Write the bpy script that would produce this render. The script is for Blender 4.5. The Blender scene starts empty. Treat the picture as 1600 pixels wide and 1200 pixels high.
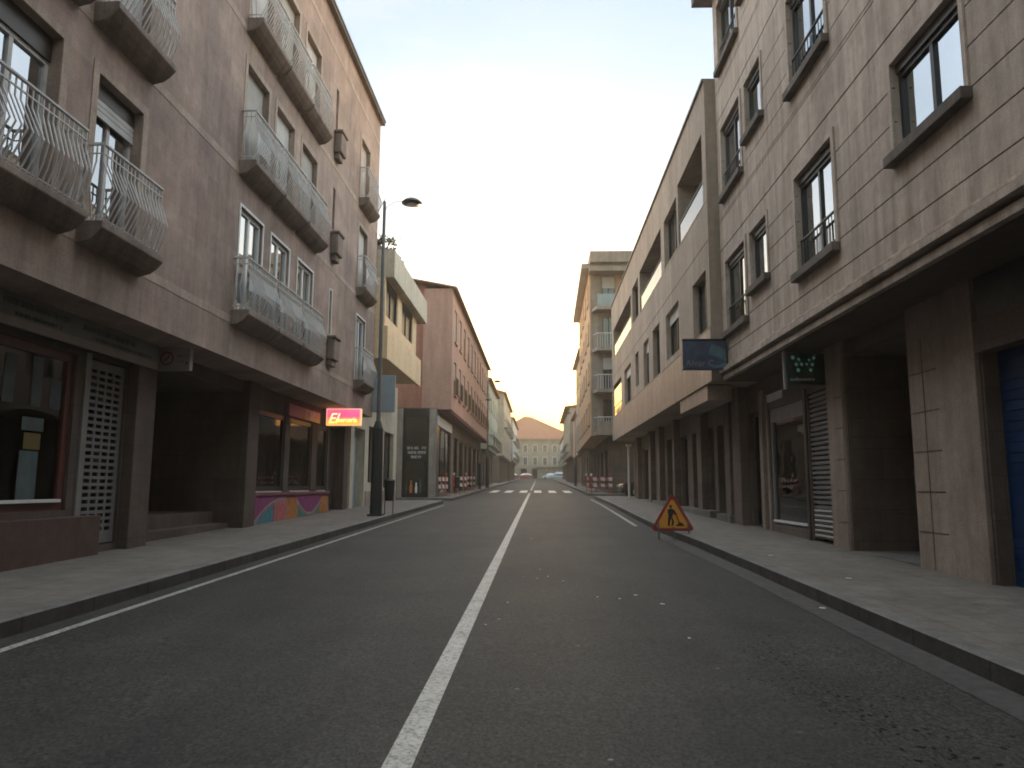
import bpy, bmesh, math, random
from mathutils import Vector, Matrix
random.seed(7)
R = math.radians
sc = bpy.context.scene
C = sc.collection
G = 0.0161                       # the street climbs gently away from the viewer
def gz(y): return G * y

# ------------------------------------------------------------------ materials
def nn(nt, t, **k):
    n = nt.nodes.new(t)
    for a, b in k.items(): setattr(n, a, b)
    return n
def new_mat(name):
    m = bpy.data.materials.new(name); m.use_nodes = True
    nt = m.node_tree; b = nt.nodes['Principled BSDF']
    return m, nt, b
def sset(n, key, v):
    if key in n.inputs: n.inputs[key].default_value = v
def ramp(nt, src, stops):
    r = nn(nt, 'ShaderNodeValToRGB')
    while len(r.color_ramp.elements) < len(stops): r.color_ramp.elements.new(.5)
    for e, (p, c) in zip(r.color_ramp.elements, stops):
        e.position = p; e.color = (*c, 1) if len(c) == 3 else c
    nt.links.new(src, r.inputs[0]); return r.outputs[0]
def noise(nt, vec, scale, detail=4, rough=.6, dist=0):
    n = nn(nt, 'ShaderNodeTexNoise'); n.inputs['Scale'].default_value = scale
    n.inputs['Detail'].default_value = detail; n.inputs['Roughness'].default_value = rough
    n.inputs['Distortion'].default_value = dist
    nt.links.new(vec, n.inputs['Vector']); return n.outputs['Fac']
def mixc(nt, fac, a, b, mode='MIX'):
    m = nn(nt, 'ShaderNodeMix', data_type='RGBA', blend_type=mode)
    for s, v in ((m.inputs[0], fac), (m.inputs[6], a), (m.inputs[7], b)):
        if hasattr(v, 'links') or isinstance(v, bpy.types.NodeSocket): nt.links.new(v, s)
        elif isinstance(v, (int, float)): s.default_value = v
        else: s.default_value = (*v, 1)
    return m.outputs[2]
def objvec(nt, sx=1, sy=1, sz=1):
    tc = nn(nt, 'ShaderNodeTexCoord'); mp = nn(nt, 'ShaderNodeMapping')
    mp.inputs['Scale'].default_value = (sx, sy, sz)
    nt.links.new(tc.outputs['Object'], mp.inputs[0]); return mp.outputs[0]
def wallvec(nt):                  # (along the wall, up) for any vertical wall
    tc = nn(nt, 'ShaderNodeTexCoord'); sp = nn(nt, 'ShaderNodeSeparateXYZ'); cb = nn(nt, 'ShaderNodeCombineXYZ')
    ad = nn(nt, 'ShaderNodeMath', operation='ADD')
    nt.links.new(tc.outputs['Object'], sp.inputs[0])
    nt.links.new(sp.outputs[0], ad.inputs[0]); nt.links.new(sp.outputs[1], ad.inputs[1])
    nt.links.new(ad.outputs[0], cb.inputs[0]); nt.links.new(sp.outputs[2], cb.inputs[1])
    return cb.outputs[0]
def bump(nt, b, h, strength=.3, dist=.02):
    bp = nn(nt, 'ShaderNodeBump'); bp.inputs['Strength'].default_value = strength
    bp.inputs['Distance'].default_value = dist
    nt.links.new(h, bp.inputs['Height']); nt.links.new(bp.outputs[0], b.inputs['Normal'])
def simple(name, col, rough=.6, metal=0, spec=.5, var=.12, vs=3.0):
    m, nt, b = new_mat(name)
    v = objvec(nt); f = noise(nt, v, vs, 5)
    lo = tuple(c * (1 - var) for c in col); hi = tuple(min(1, c * (1 + var)) for c in col)
    nt.links.new(ramp(nt, f, [(.3, lo), (.7, hi)]), b.inputs['Base Color'])
    b.inputs['Roughness'].default_value = rough; b.inputs['Metallic'].default_value = metal
    sset(b, 'Specular IOR Level', spec)
    return m
def stone(name, c1, c2, tile=None, mortar=.7, rough=.75, blotch=.9, grain=60, streak=.35, spec=.3, tint=None):
    """weathered facing stone: grain, blotches, vertical rain streaks, optional slab joints"""
    m, nt, b = new_mat(name)
    v = objvec(nt); w = wallvec(nt)
    col = ramp(nt, noise(nt, v, blotch, 6, .65, .4), [(.32, c1), (.68, c2)])
    g = ramp(nt, noise(nt, v, grain, 3, .7), [(.3, (.62, .62, .62)), (.7, (1.3, 1.3, 1.3))])
    g2 = ramp(nt, noise(nt, v, 7, 5, .75), [(.34, (.85, .845, .845)), (.66, (1.13, 1.13, 1.12))]); g = mixc(nt, 1.0, g, g2, 'MULTIPLY')
    col = mixc(nt, .8, col, g, 'MULTIPLY')
    if tint:
        t = ramp(nt, noise(nt, v, blotch * 2.7, 3, .5), [(.5, (1, 1, 1)), (.62, tint)])
        col = mixc(nt, .7, col, t, 'MULTIPLY')
    mp = nn(nt, 'ShaderNodeMapping'); mp.inputs['Scale'].default_value = (2.6, .22, 1)
    nt.links.new(w, mp.inputs[0])
    s = ramp(nt, noise(nt, mp.outputs[0], 1.6, 5, .7), [(.36, (.5, .49, .47)), (.6, (1.1, 1.1, 1.1))])
    col = mixc(nt, streak, col, s, 'MULTIPLY')
    hgt = noise(nt, v, 24, 5, .7)
    if tile:
        br = nn(nt, 'ShaderNodeTexBrick'); br.inputs['Scale'].default_value = 1
        br.inputs['Brick Width'].default_value = tile[0]; br.inputs['Row Height'].default_value = tile[1]
        br.inputs['Mortar Size'].default_value = tile[2]; br.inputs['Mortar Smooth'].default_value = .3
        br.offset = tile[3] if len(tile) > 3 else .5
        br.inputs['Color1'].default_value = (.86, .86, .86, 1); br.inputs['Color2'].default_value = (1.1, 1.1, 1.1, 1)
        br.inputs['Mortar'].default_value = (mortar, mortar, mortar, 1)
        nt.links.new(w, br.inputs['Vector'])
        col = mixc(nt, .75, col, br.outputs['Color'], 'MULTIPLY')
    nt.links.new(col, b.inputs['Base Color'])
    b.inputs['Roughness'].default_value = rough; sset(b, 'Specular IOR Level', spec)
    bump(nt, b, hgt, .35, .01)
    return m
def glass(name, tint=(.55, .6, .6), ior=1.6, rough=.015, wob=.0):
    m = bpy.data.materials.new(name); m.use_nodes = True; nt = m.node_tree
    nt.nodes.clear(); out = nn(nt, 'ShaderNodeOutputMaterial'); mx = nn(nt, 'ShaderNodeMixShader')
    tr = nn(nt, 'ShaderNodeBsdfTransparent'); gl = nn(nt, 'ShaderNodeBsdfGlossy'); fr = nn(nt, 'ShaderNodeFresnel')
    fr.inputs[0].default_value = ior; tr.inputs[0].default_value = (*tint, 1)
    gl.inputs['Roughness'].default_value = rough; gl.inputs[0].default_value = (.95, .97, 1, 1)
    v = objvec(nt); h = noise(nt, v, 1.1, 2, .5); bp = nn(nt, 'ShaderNodeBump')
    bp.inputs['Strength'].default_value = .25; bp.inputs['Distance'].default_value = .02 + wob
    nt.links.new(h, bp.inputs['Height']); nt.links.new(bp.outputs[0], gl.inputs['Normal'])
    nt.links.new(fr.outputs[0], mx.inputs[0]); nt.links.new(tr.outputs[0], mx.inputs[1]); nt.links.new(gl.outputs[0], mx.inputs[2])
    nt.links.new(mx.outputs[0], out.inputs[0]); return m
def emit(name, stops, strength, axis='z', lo=0, hi=1):
    m, nt, b = new_mat(name); tc = nn(nt, 'ShaderNodeTexCoord'); sp = nn(nt, 'ShaderNodeSeparateXYZ')
    nt.links.new(tc.outputs['Object'], sp.inputs[0]); mr = nn(nt, 'ShaderNodeMapRange')
    mr.inputs[1].default_value = lo; mr.inputs[2].default_value = hi
    nt.links.new(sp.outputs['xyz'.index(axis)], mr.inputs[0])
    c = ramp(nt, mr.outputs[0], stops)
    nt.links.new(c, b.inputs['Base Color']); nt.links.new(c, b.inputs['Emission Color'])
    b.inputs['Emission Strength'].default_value = strength
    return m

def asphalt():
    m, nt, b = new_mat('asphalt'); v = objvec(nt)
    fine = noise(nt, objvec(nt, 1, .6, 1), 48, 4, .85); mid = noise(nt, v, 16, 5, .75)
    stretched = objvec(nt, 1.0, .12, 1); tr = noise(nt, stretched, 1.5, 4, .6)
    big = noise(nt, v, .55, 6, .65, .6)
    col = ramp(nt, big, [(.3, (.019, .0187, .018)), (.7, (.036, .035, .031))])
    col = mixc(nt, .9, col, ramp(nt, fine, [(.36, (.2, .2, .2)), (.64, (2.5, 2.5, 2.45))]), 'MULTIPLY')
    col = mixc(nt, .6, col, ramp(nt, mid, [(.35, (.6, .6, .6)), (.65, (1.35, 1.35, 1.34))]), 'MULTIPLY')
    col = mixc(nt, .6, col, ramp(nt, tr, [(.35, (.72, .72, .74)), (.65, (1.2, 1.19, 1.15))]), 'MULTIPLY')
    # cracks
    vo = nn(nt, 'ShaderNodeTexVoronoi', feature='DISTANCE_TO_EDGE'); vo.inputs['Scale'].default_value = .42
    wv = nn(nt, 'ShaderNodeVectorMath', operation='ADD')
    nz = nn(nt, 'ShaderNodeTexNoise'); nz.inputs['Scale'].default_value = 2.2; nz.inputs['Detail'].default_value = 6
    nt.links.new(v, nz.inputs['Vector']); sc_ = nn(nt, 'ShaderNodeVectorMath', operation='SCALE'); sc_.inputs['Scale'].default_value = 1.3
    nt.links.new(nz.outputs['Color'], sc_.inputs[0]); nt.links.new(v, wv.inputs[0]); nt.links.new(sc_.outputs[0], wv.inputs[1])
    nt.links.new(wv.outputs[0], vo.inputs['Vector'])
    ck = ramp(nt, vo.outputs['Distance'], [(.0, (.55, .55, .55)), (.012, (1, 1, 1))])
    msk = ramp(nt, noise(nt, v, .3, 2), [(.5, (0, 0, 0)), (.62, (1, 1, 1))])
    col = mixc(nt, msk, col, mixc(nt, 1.0, col, ck, 'MULTIPLY'))
    # pale specks: gravel and old chewing gum trodden into the surface
    vs = nn(nt, 'ShaderNodeTexVoronoi', feature='F1'); vs.inputs['Scale'].default_value = 3.0; vs.inputs['Randomness'].default_value = 1
    nt.links.new(v, vs.inputs['Vector'])
    sp = ramp(nt, vs.outputs['Distance'], [(.035, (1, 1, 1)), (.05, (0, 0, 0))])
    mk = ramp(nt, noise(nt, v, .8, 2), [(.52, (0, 0, 0)), (.6, (1, 1, 1))])
    col = mixc(nt, mixc(nt, 1.0, sp, mk, 'MULTIPLY'), col, (.2, .2, .19))
    nt.links.new(col, b.inputs['Base Color'])
    b.inputs['Roughness'].default_value = .66; sset(b, 'Specular IOR Level', .24)
    bump(nt, b, mixc(nt, .5, fine, mid), .5, .012)
    return m
def paint(name, col, wear=.5):
    m, nt, b = new_mat(name); v = objvec(nt)
    f = ramp(nt, noise(nt, v, 34, 6, .75), [(.34 + .12 * wear, tuple(c * .45 for c in col)), (.46 + .1 * wear, col)])
    f2 = ramp(nt, noise(nt, v, 3.2, 5, .7), [(.35, (.66, .65, .62)), (.62, (1, 1, 1))])
    nt.links.new(mixc(nt, .8, f, f2, 'MULTIPLY'), b.inputs['Base Color']); b.inputs['Roughness'].default_value = .6
    return m
def paving(name, c1, c2, tx, ty):
    m, nt, b = new_mat(name); v = objvec(nt)
    col = ramp(nt, noise(nt, v, 1.3, 6, .7, .5), [(.3, c1), (.7, c2)])
    col = mixc(nt, .8, col, ramp(nt, noise(nt, v, 70, 3, .8), [(.3, (.7, .7, .7)), (.7, (1.25, 1.25, 1.25))]), 'MULTIPLY')
    br = nn(nt, 'ShaderNodeTexBrick'); br.offset = 0; br.inputs['Scale'].default_value = 1
    br.inputs['Brick Width'].default_value = tx; br.inputs['Row Height'].default_value = ty
    br.inputs['Mortar Size'].default_value = .009; br.inputs['Mortar Smooth'].default_value = .3
    br.inputs['Color1'].default_value = (.9, .9, .9, 1); br.inputs['Color2'].default_value = (1.08, 1.08, 1.07, 1)
    br.inputs['Mortar'].default_value = (.42, .42, .42, 1); nt.links.new(v, br.inputs['Vector'])
    col = mixc(nt, .7, col, br.outputs['Color'], 'MULTIPLY')
    st = ramp(nt, noise(nt, v, 3.5, 7, .8), [(.45, (1, 1, 1)), (.7, (.45, .45, .44))])
    col = mixc(nt, .8, col, st, 'MULTIPLY')
    nt.links.new(col, b.inputs['Base Color']); b.inputs['Roughness'].default_value = .75
    bump(nt, b, noise(nt, v, 50, 4, .7), .3, .008)
    return m
def mural_mat(name, col):
    return simple(name, col, .55, var=.3, vs=6)

M = {}
M['asphalt'] = asphalt()
M['line'] = paint('road_paint', (.52, .505, .46), .6)
M['zebra'] = paint('zebra_paint', (.85, .82, .72), .2)
M['line_worn'] = paint('worn_road_paint', (.42, .41, .38), .9)
M['pave'] = paving('pavement_concrete', (.11, .096, .082), (.17, .15, .13), .4, .4)
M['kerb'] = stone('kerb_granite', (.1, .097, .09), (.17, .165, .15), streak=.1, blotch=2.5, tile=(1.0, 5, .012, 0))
M['kerb_face'] = stone('grimy_kerb_face', (.045, .043, .039), (.085, .081, .073), streak=.2, blotch=3, tile=(1.0, 5, .014, 0), mortar=.4)  # tyre grime, plus the kerb's shade put into the face colour
M['earth'] = simple('earth', (.1, .09, .075), .9)
M['brown'] = stone('brown_stone', (.24, .18, .155), (.42, .315, .255), tile=(.62, .31, .004), mortar=.82, tint=(.88, .82, .84), blotch=.55, streak=.38)
M['brown_mid'] = stone('stained_brown_stone', (.17, .13, .11), (.27, .21, .175), blotch=1.8, streak=.6)
M['brown_lt'] = stone('paler_brown_stone', (.32, .25, .2), (.44, .345, .28), blotch=1.2, streak=.4)
M['brown_dk'] = stone('brown_stone_trim', (.095, .078, .066), (.16, .13, .11), blotch=1.6, streak=.5)
M['beige'] = stone('beige_granite', (.39, .32, .265), (.49, .405, .34), blotch=.5, grain=90, streak=.62, tint=(.84, .82, .8), rough=.75)
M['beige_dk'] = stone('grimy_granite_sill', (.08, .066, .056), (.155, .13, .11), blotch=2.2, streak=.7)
M['pierstone'] = stone('pinkish_pier_granite', (.22, .172, .142), (.34, .268, .22), blotch=.8, streak=.4)
M['beige2'] = stone('buff_granite', (.33, .265, .21), (.43, .345, .275), blotch=.7, grain=80, streak=.4, rough=.8, tile=(1.55, 30, .006, 0))
M['cladding'] = stone('pink_buff_cladding', (.28, .215, .18), (.38, .295, .25), blotch=1.2, streak=.45, tile=(1.1, 30, .012, 0), rough=.5)
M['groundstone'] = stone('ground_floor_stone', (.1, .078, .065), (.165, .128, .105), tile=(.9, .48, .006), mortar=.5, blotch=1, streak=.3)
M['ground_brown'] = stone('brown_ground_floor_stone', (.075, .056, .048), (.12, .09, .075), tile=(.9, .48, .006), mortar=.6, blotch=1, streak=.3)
M['plinth'] = stone('red_brown_plinth', (.07, .042, .036), (.11, .068, .056), blotch=1.5)
M['tower'] = stone('brown_grey_render', (.25, .205, .17), (.35, .29, .24), blotch=1, streak=.5)
M['cream'] = stone('cream_render', (.86, .61, .36), (.9, .7, .45), blotch=.8, streak=.3, grain=40)  # cream paint, brightened and warmed in its colour to stand in for low sunlight
M['cream2'] = stone('pale_cream_render', (.52, .47, .37), (.64, .58, .46), blotch=.8, streak=.4, grain=40)
M['red'] = stone('salmon_red_render', (.4, .24, .19), (.48, .3, .24), blotch=.5, streak=.35, grain=40)
M['red2'] = stone('deep_red_render', (.33, .16, .115), (.4, .2, .15), blotch=.6, streak=.3, grain=40)
M['concrete'] = stone('grey_concrete', (.24, .222, .2), (.34, .315, .285), blotch=1, streak=.55)
M['orange'] = stone('orange_render', (.46, .29, .17), (.56, .37, .23), blotch=.8, streak=.3)  # warm sky glow on the street wall is put into this orange
M['far_stone'] = stone('old_pale_stone', (.36, .31, .235), (.5, .44, .34), tile=(1.1, .5, .01), mortar=.6, blotch=.6, streak=.4)
M['far_white'] = stone('chalky_render', (.5, .48, .43), (.62, .6, .55), blotch=.6, streak=.4)
M['far_pink'] = stone('faded_pink_render', (.4, .27, .22), (.5, .34, .28), blotch=.6, streak=.4)
M['far_green'] = stone('grey_green_render', (.3, .33, .27), (.4, .43, .35), blotch=.6, streak=.4)
M['tile'] = stone('roof_tiles', (.3, .12, .065), (.48, .21, .11), blotch=2, streak=.2, tile=(.25, .35, .03), mortar=.45, tint=(.7, .75, .6))
M['tile_brown'] = stone('brown_roof_tiles', (.24, .15, .11), (.34, .22, .165), blotch=2, tile=(.25, .35, .03), mortar=.5)
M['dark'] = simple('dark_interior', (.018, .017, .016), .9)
M['dark_stone'] = stone('black_granite', (.03, .03, .032), (.05, .05, .052), blotch=2, streak=.1, rough=.35)
M['bronze'] = simple('bronze_frame', (.055, .045, .038), .4, .3)
M['blackframe'] = simple('near_black_frame', (.012, .013, .013), .4)
M['darkframe'] = simple('dark_green_frame', (.02, .026, .024), .35, .1)
M['woodframe'] = simple('dark_red_wood', (.1, .032, .026), .45, vs=9)
M['whiteframe'] = simple('white_window_frame', (.62, .63, .62), .4, var=.06)
M['rail'] = simple('pale_rail_paint', (.5, .48, .46), .5, var=.18, vs=8)
M['railD'] = simple('black_iron', (.02, .021, .022), .4, .4)
M['shutter'] = simple('beige_roller_blind', (.4, .385, .355), .6)
M['shutterW'] = simple('pale_roller_blind', (.52, .51, .49), .55)
M['grille'] = simple('galvanised_grille', (.15, .143, .138), .6, 0)
M['curtain'] = simple('white_curtain', (.6, .6, .57), .9, var=.1)
M['cloth'] = simple('grey_white_cloth', (.56, .57, .57), .9, var=.1)
M['glass'] = glass('window_glass', (.5, .55, .55), 1.85)
M['glassR'] = glass('mirror_window_glass', (.35, .4, .4), 7.0)
M['glassS'] = glass('shop_glass', (.86, .9, .89), 1.5, wob=.01)
M['glassM'] = glass('silvered_window_glass', (.3, .34, .34), 12)
M['darkpane'] = simple('dark_tinted_pane', (.02, .022, .022), .35)
M['glassB'] = glass('balcony_glass', (.55, .6, .6), 2.2, .05)
M['lamp'] = simple('lamp_post_paint', (.035, .042, .045), .45, .3)
M['poleup'] = simple('grey_pole', (.13, .14, .145), .45, .4)
M['bin'] = simple('bin_black', (.012, .013, .014), .5)
M['yellow'] = simple('sign_yellow', (.72, .3, .04), .45, var=.1)
M['signred'] = simple('sign_red', (.28, .03, .025), .45, var=.25)
M['black'] = simple('black_paint', (.012, .012, .012), .5)
M['steel'] = simple('steel_legs', (.09, .09, .09), .5, .5)
M['bluepanel'] = simple('grey_blue_panel', (.27, .33, .37), .5)
M['bluedoor'] = simple('blue_shutter_paint', (.005, .033, .11), .45, var=.2)
M['signgrey'] = simple('grey_sign_board', (.17, .165, .155), .5, var=.15)
M['signwhite'] = simple('off_white_sign_box', (.36, .35, .35), .45)
M['letters'] = simple('dim_lettering', (.06, .055, .055), .6)
M['lettersW'] = simple('pale_lettering', (.6, .6, .58), .5)
M['redmark'] = simple('red_emblem', (.28, .06, .055), .5)
M['green_box'] = simple('dark_green_sign', (.008, .035, .027), .45)
M['green_dot'] = emit('green_sign_dots', [(0, (.08, .22, .17)), (1, (.08, .22, .17))], .08)
M['navy'] = simple('navy_sign', (.03, .05, .1), .4, var=.5, vs=5)
M['teal_sign'] = simple('teal_sign_patch', (.06, .13, .17), .4, var=.3, vs=5)
M['pinklit'] = emit('pink_lightbox', [(0, (1, .5, .04)), (.3, (.95, .3, .12)), (.55, (.85, .1, .24)), (1, (.8, .14, .3))], .34, 'z', 0, .44)
M['goldlit'] = emit('gold_lettering', [(0, (1, .72, .2)), (1, (1, .6, .4))], .6)
M['edgelit'] = emit('lit_sign_rim', [(0, (1, .55, .25)), (1, (1, .55, .4))], .25)
M['whitelit'] = emit('lit_shop_display', [(0, (1, .55, .4)), (1, (1, .6, .45))], .4)
M['coldlit'] = emit('lit_string_ornament', [(0, (.9, 1, .9)), (1, (.9, 1, .9))], 1.1)
M['pinkfascia'] = simple('pink_fascia', (.24, .045, .09), .5, var=.3, vs=3)
M['goldfascia'] = simple('gold_fascia', (.34, .2, .09), .45, var=.4, vs=8)
M['mur_base'] = mural_mat('mural_wine', (.16, .05, .07))
M['mur_purple'] = mural_mat('mural_purple', (.2, .03, .13))
M['mur_teal'] = mural_mat('mural_teal', (.03, .17, .22))
M['mur_orange'] = mural_mat('mural_orange', (.36, .13, .03))
M['mur_pink'] = mural_mat('mural_pink', (.42, .1, .12))
M['mur_pale'] = mural_mat('mural_fringe', (.34, .24, .22))
M['mur_green'] = mural_mat('mural_green', (.05, .17, .12))
M['leaf'] = simple('leaf_green', (.06, .085, .03), .7, var=.4, vs=9)
M['soil'] = simple('planter_soil', (.1, .065, .045), .9)
M['tyre'] = simple('tyre_rubber', (.015, .015, .015), .8)
M['rim'] = simple('wheel_alloy', (.4, .4, .4), .35, .7)
M['carwhite'] = simple('car_white', (.6, .62, .64), .25, var=.03)
M['carsilver'] = simple('car_pale_blue', (.4, .47, .52), .25, .2, var=.03)
M['carred'] = simple('car_red', (.3, .03, .025), .25, var=.05)
M['carbrown'] = simple('car_dark_brown', (.06, .035, .025), .25, .2, var=.05)
M['lampglass'] = simple('lamp_lens', (.5, .5, .48), .2)
M['poster'] = simple('pale_poster', (.05, .075, .075), .6, var=.4, vs=5)
M['poster_y'] = simple('ochre_display', (.11, .078, .015), .6)
M['barr_red'] = simple('barrier_red', (.3, .05, .035), .5)
M['barr_white'] = simple('barrier_white', (.5, .48, .45), .5)
M['scrap'] = simple('paper_scrap', (.6, .6, .57), .8)
M['awning'] = simple('faded_awning', (.2, .1, .09), .8)
M['boxgrey'] = simple('grey_wall_box', (.2, .2, .2), .5)

# ------------------------------------------------------------------ geometry
class F:                          # a wall frame: u along the wall, v up, n out of it
    def __init__(s, o, U, N): s.o = Vector((*o, 0)); s.U = Vector((*U, 0)).normalized(); s.N = Vector((*N, 0)).normalized()
    def p(s, u, v, n=0): return s.o + s.U * u + s.N * n + Vector((0, 0, v))
WF = F((0, 0), (1, 0), (0, 1))    # plain world frame: p(x, z, y)
class MB:
    def __init__(s): s.v = []; s.f = []; s.m = []; s.cur = 0
    def add(s, vs, fs):
        b = len(s.v); s.v += [Vector(x) for x in vs]
        for q in fs: s.f.append([b + i for i in q]); s.m.append(s.cur)
        return s
    def quad(s, a, b, c, d): return s.add([a, b, c, d], [(0, 1, 2, 3)])
    def poly(s, pts): return s.add(pts, [tuple(range(len(pts)))])
    def fbox(s, fr, u0, u1, v0, v1, n0, n1, skip=''):
        P = [fr.p(u, v, n) for n in (n0, n1) for (u, v) in ((u0, v0), (u1, v0), (u1, v1), (u0, v1))]
        fs = [(0, 3, 2, 1), (4, 5, 6, 7), (0, 1, 5, 4), (1, 2, 6, 5), (2, 3, 7, 6), (3, 0, 4, 7)]
        return s.add(P, fs)
    def box(s, x0, x1, y0, y1, z0, z1): return s.fbox(WF, x0, x1, z0, z1, y0, y1)
    def prism(s, pts, d):         # closed outline (list of Vectors) extruded by vector d
        n = len(pts); b = [Vector(p) for p in pts]; t = [p + Vector(d) for p in b]
        return s.add(b + t, [tuple(range(n - 1, -1, -1)), tuple(range(n, 2 * n))] + [(i, (i + 1) % n, n + (i + 1) % n, n + i) for i in range(n)])
    def tube(s, pts, r, k=6, caps=True):
        pts = [Vector(p) for p in pts]; rs = r if isinstance(r, (list, tuple)) else [r] * len(pts); ring = []
        vs = []; fs = []
        for i, p in enumerate(pts):
            d = (pts[min(i + 1, len(pts) - 1)] - pts[max(i - 1, 0)]).normalized()
            a = Vector((0, 0, 1)) if abs(d.z) < .9 else Vector((1, 0, 0))
            x = d.cross(a).normalized(); y = d.cross(x)
            for j in range(k):
                t = 2 * math.pi * (j + .5) / k; vs.append(p + (x * math.cos(t) + y * math.sin(t)) * rs[i])
        for i in range(len(pts) - 1):
            for j in range(k):
                fs.append((i * k + j, i * k + (j + 1) % k, (i + 1) * k + (j + 1) % k, (i + 1) * k + j))
        if caps: fs += [tuple(range(k - 1, -1, -1)), tuple(range((len(pts) - 1) * k, len(pts) * k))]
        return s.add(vs, fs)
    def lathe(s, c, prof, k=14, sx=1, sy=1):
        vs = []; fs = []; c = Vector(c)
        for (r, z) in prof:
            for j in range(k):
                t = 2 * math.pi * j / k; vs.append(c + Vector((r * math.cos(t) * sx, r * math.sin(t) * sy, z)))
        for i in range(len(prof) - 1):
            for j in range(k): fs.append((i * k + j, i * k + (j + 1) % k, (i + 1) * k + (j + 1) % k, (i + 1) * k + j))
        fs += [tuple(range(k - 1, -1, -1)), tuple(range((len(prof) - 1) * k, len(prof) * k))]
        return s.add(vs, fs)
    def panel(s, fr, u0, u1, v0, v1, holes, base=0):
        """wall face cut into cells; holes = (u0,u1,v0,v1,depth,mat index of its back or None); first match wins"""
        us = sorted({u0, u1, *[min(max(h[i], u0), u1) for h in holes for i in (0, 1)]})
        vs = sorted({v0, v1, *[min(max(h[i], v0), v1) for h in holes for i in (2, 3)]})
        us = [a for i, a in enumerate(us) if i == 0 or a - us[i - 1] > 1e-5]; vs = [a for i, a in enumerate(vs) if i == 0 or a - vs[i - 1] > 1e-5]
        def cell(i, j):
            if i < 0 or j < 0 or i >= len(us) - 1 or j >= len(vs) - 1: return None
            cu = (us[i] + us[i + 1]) / 2; cv = (vs[j] + vs[j + 1]) / 2
            for h in holes:
                if h[0] < cu < h[1] and h[2] < cv < h[3]: return (h[4], h[5])
            return (0, base)
        for i in range(len(us) - 1):
            for j in range(len(vs) - 1):
                d, mi = cell(i, j); n = base_n(d)
                if mi is not None:
                    s.cur = mi; s.quad(fr.p(us[i], vs[j], n), fr.p(us[i + 1], vs[j], n), fr.p(us[i + 1], vs[j + 1], n), fr.p(us[i], vs[j + 1], n)); s.cur = base
                c = cell(i + 1, j)
                if c and abs(c[0] - d) > 1e-6:
                    m_ = base_n(c[0]); s.quad(fr.p(us[i + 1], vs[j], n), fr.p(us[i + 1], vs[j + 1], n), fr.p(us[i + 1], vs[j + 1], m_), fr.p(us[i + 1], vs[j], m_))
                c = cell(i, j + 1)
                if c and abs(c[0] - d) > 1e-6:
                    m_ = base_n(c[0]); s.quad(fr.p(us[i], vs[j + 1], n), fr.p(us[i + 1], vs[j + 1], n), fr.p(us[i + 1], vs[j + 1], m_), fr.p(us[i], vs[j + 1], m_))
        # outer edges of holes that touch the border are left open on purpose (door thresholds at street level)
        return s
    def shell(s, fr, u0, u1, v0, v1, T, bottom=True, top=True):
        """the rest of the block behind a panel"""
        s.quad(fr.p(u0, v0, 0), fr.p(u0, v0, -T), fr.p(u0, v1, -T), fr.p(u0, v1, 0))
        s.quad(fr.p(u1, v0, 0), fr.p(u1, v0, -T), fr.p(u1, v1, -T), fr.p(u1, v1, 0))
        s.quad(fr.p(u0, v0, -T), fr.p(u1, v0, -T), fr.p(u1, v1, -T), fr.p(u0, v1, -T))
        if bottom: s.quad(fr.p(u0, v0, 0), fr.p(u1, v0, 0), fr.p(u1, v0, -T), fr.p(u0, v0, -T))
        if top: s.quad(fr.p(u0, v1, 0), fr.p(u1, v1, 0), fr.p(u1, v1, -T), fr.p(u0, v1, -T))
        return s
    def build(s, name, mats, parent=None, label=None, smooth=False, bevel=0, raw=False):
        if not isinstance(mats, (list, tuple)): mats = [mats]
        off = Vector((0, 0, 0)); p = parent
        while p is not None and not raw: off += p.location; p = p.parent
        me = bpy.data.meshes.new(name); me.from_pydata([v - off for v in s.v], [], s.f)
        for m in mats: me.materials.append(m)
        for i, q in enumerate(me.polygons): q.material_index = s.m[i]; q.use_smooth = smooth
        bm = bmesh.new(); bm.from_mesh(me); bmesh.ops.recalc_face_normals(bm, faces=bm.faces); bm.to_mesh(me); bm.free()
        o = bpy.data.objects.new(name, me); C.objects.link(o); o.parent = parent
        if label: o['label'] = label
        if bevel:
            b = o.modifiers.new('bevel', 'BEVEL'); b.width = bevel; b.segments = 2; b.limit_method = 'ANGLE'
        return o
def base_n(d): return -d
def tag(o, label, cat, group=None):
    o['label'] = label; o['category'] = cat
    if group: o['group'] = group
    return o
def thing(name, label, cat, loc, group=None):
    o = bpy.data.objects.new(name, None); C.objects.link(o); o.location = loc; o.empty_display_size = .3
    return tag(o, label, cat, group)
def struct(o, kind='structure'):
    o['kind'] = kind; return o
def copy_thing(root, loc, rz, label=None, scale=1):
    r = root.copy(); C.objects.link(r); r.location = loc; r.rotation_euler = (0, 0, rz); r.scale = (scale,) * 3
    if label: r['label'] = label
    def rec(src, dst):
        for ch in list(src.children):
            c = ch.copy(); C.objects.link(c); c.parent = dst; rec(ch, c)
    rec(root, r); return r
def text(s, size, fr, u, v, n, mat, parent, align='LEFT', name='lettering', ext=.006, xs=1.0, shear=0):
    cu = bpy.data.curves.new('t', 'FONT'); cu.body = s; cu.size = size; cu.extrude = ext; cu.align_x = align; cu.shear = shear
    o = bpy.data.objects.new('t', cu); C.objects.link(o); bpy.context.view_layer.update()
    me = bpy.data.meshes.new_from_object(o.evaluated_get(bpy.context.evaluated_depsgraph_get()))
    mb = MB(); mb.add([fr.p(u + q.co.x * xs, v + q.co.y, n + q.co.z) for q in me.vertices], [tuple(p.vertices) for p in me.polygons])
    C.objects.unlink(o); bpy.data.objects.remove(o); bpy.data.meshes.remove(me)
    return mb.build(name, mat, parent)
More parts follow.
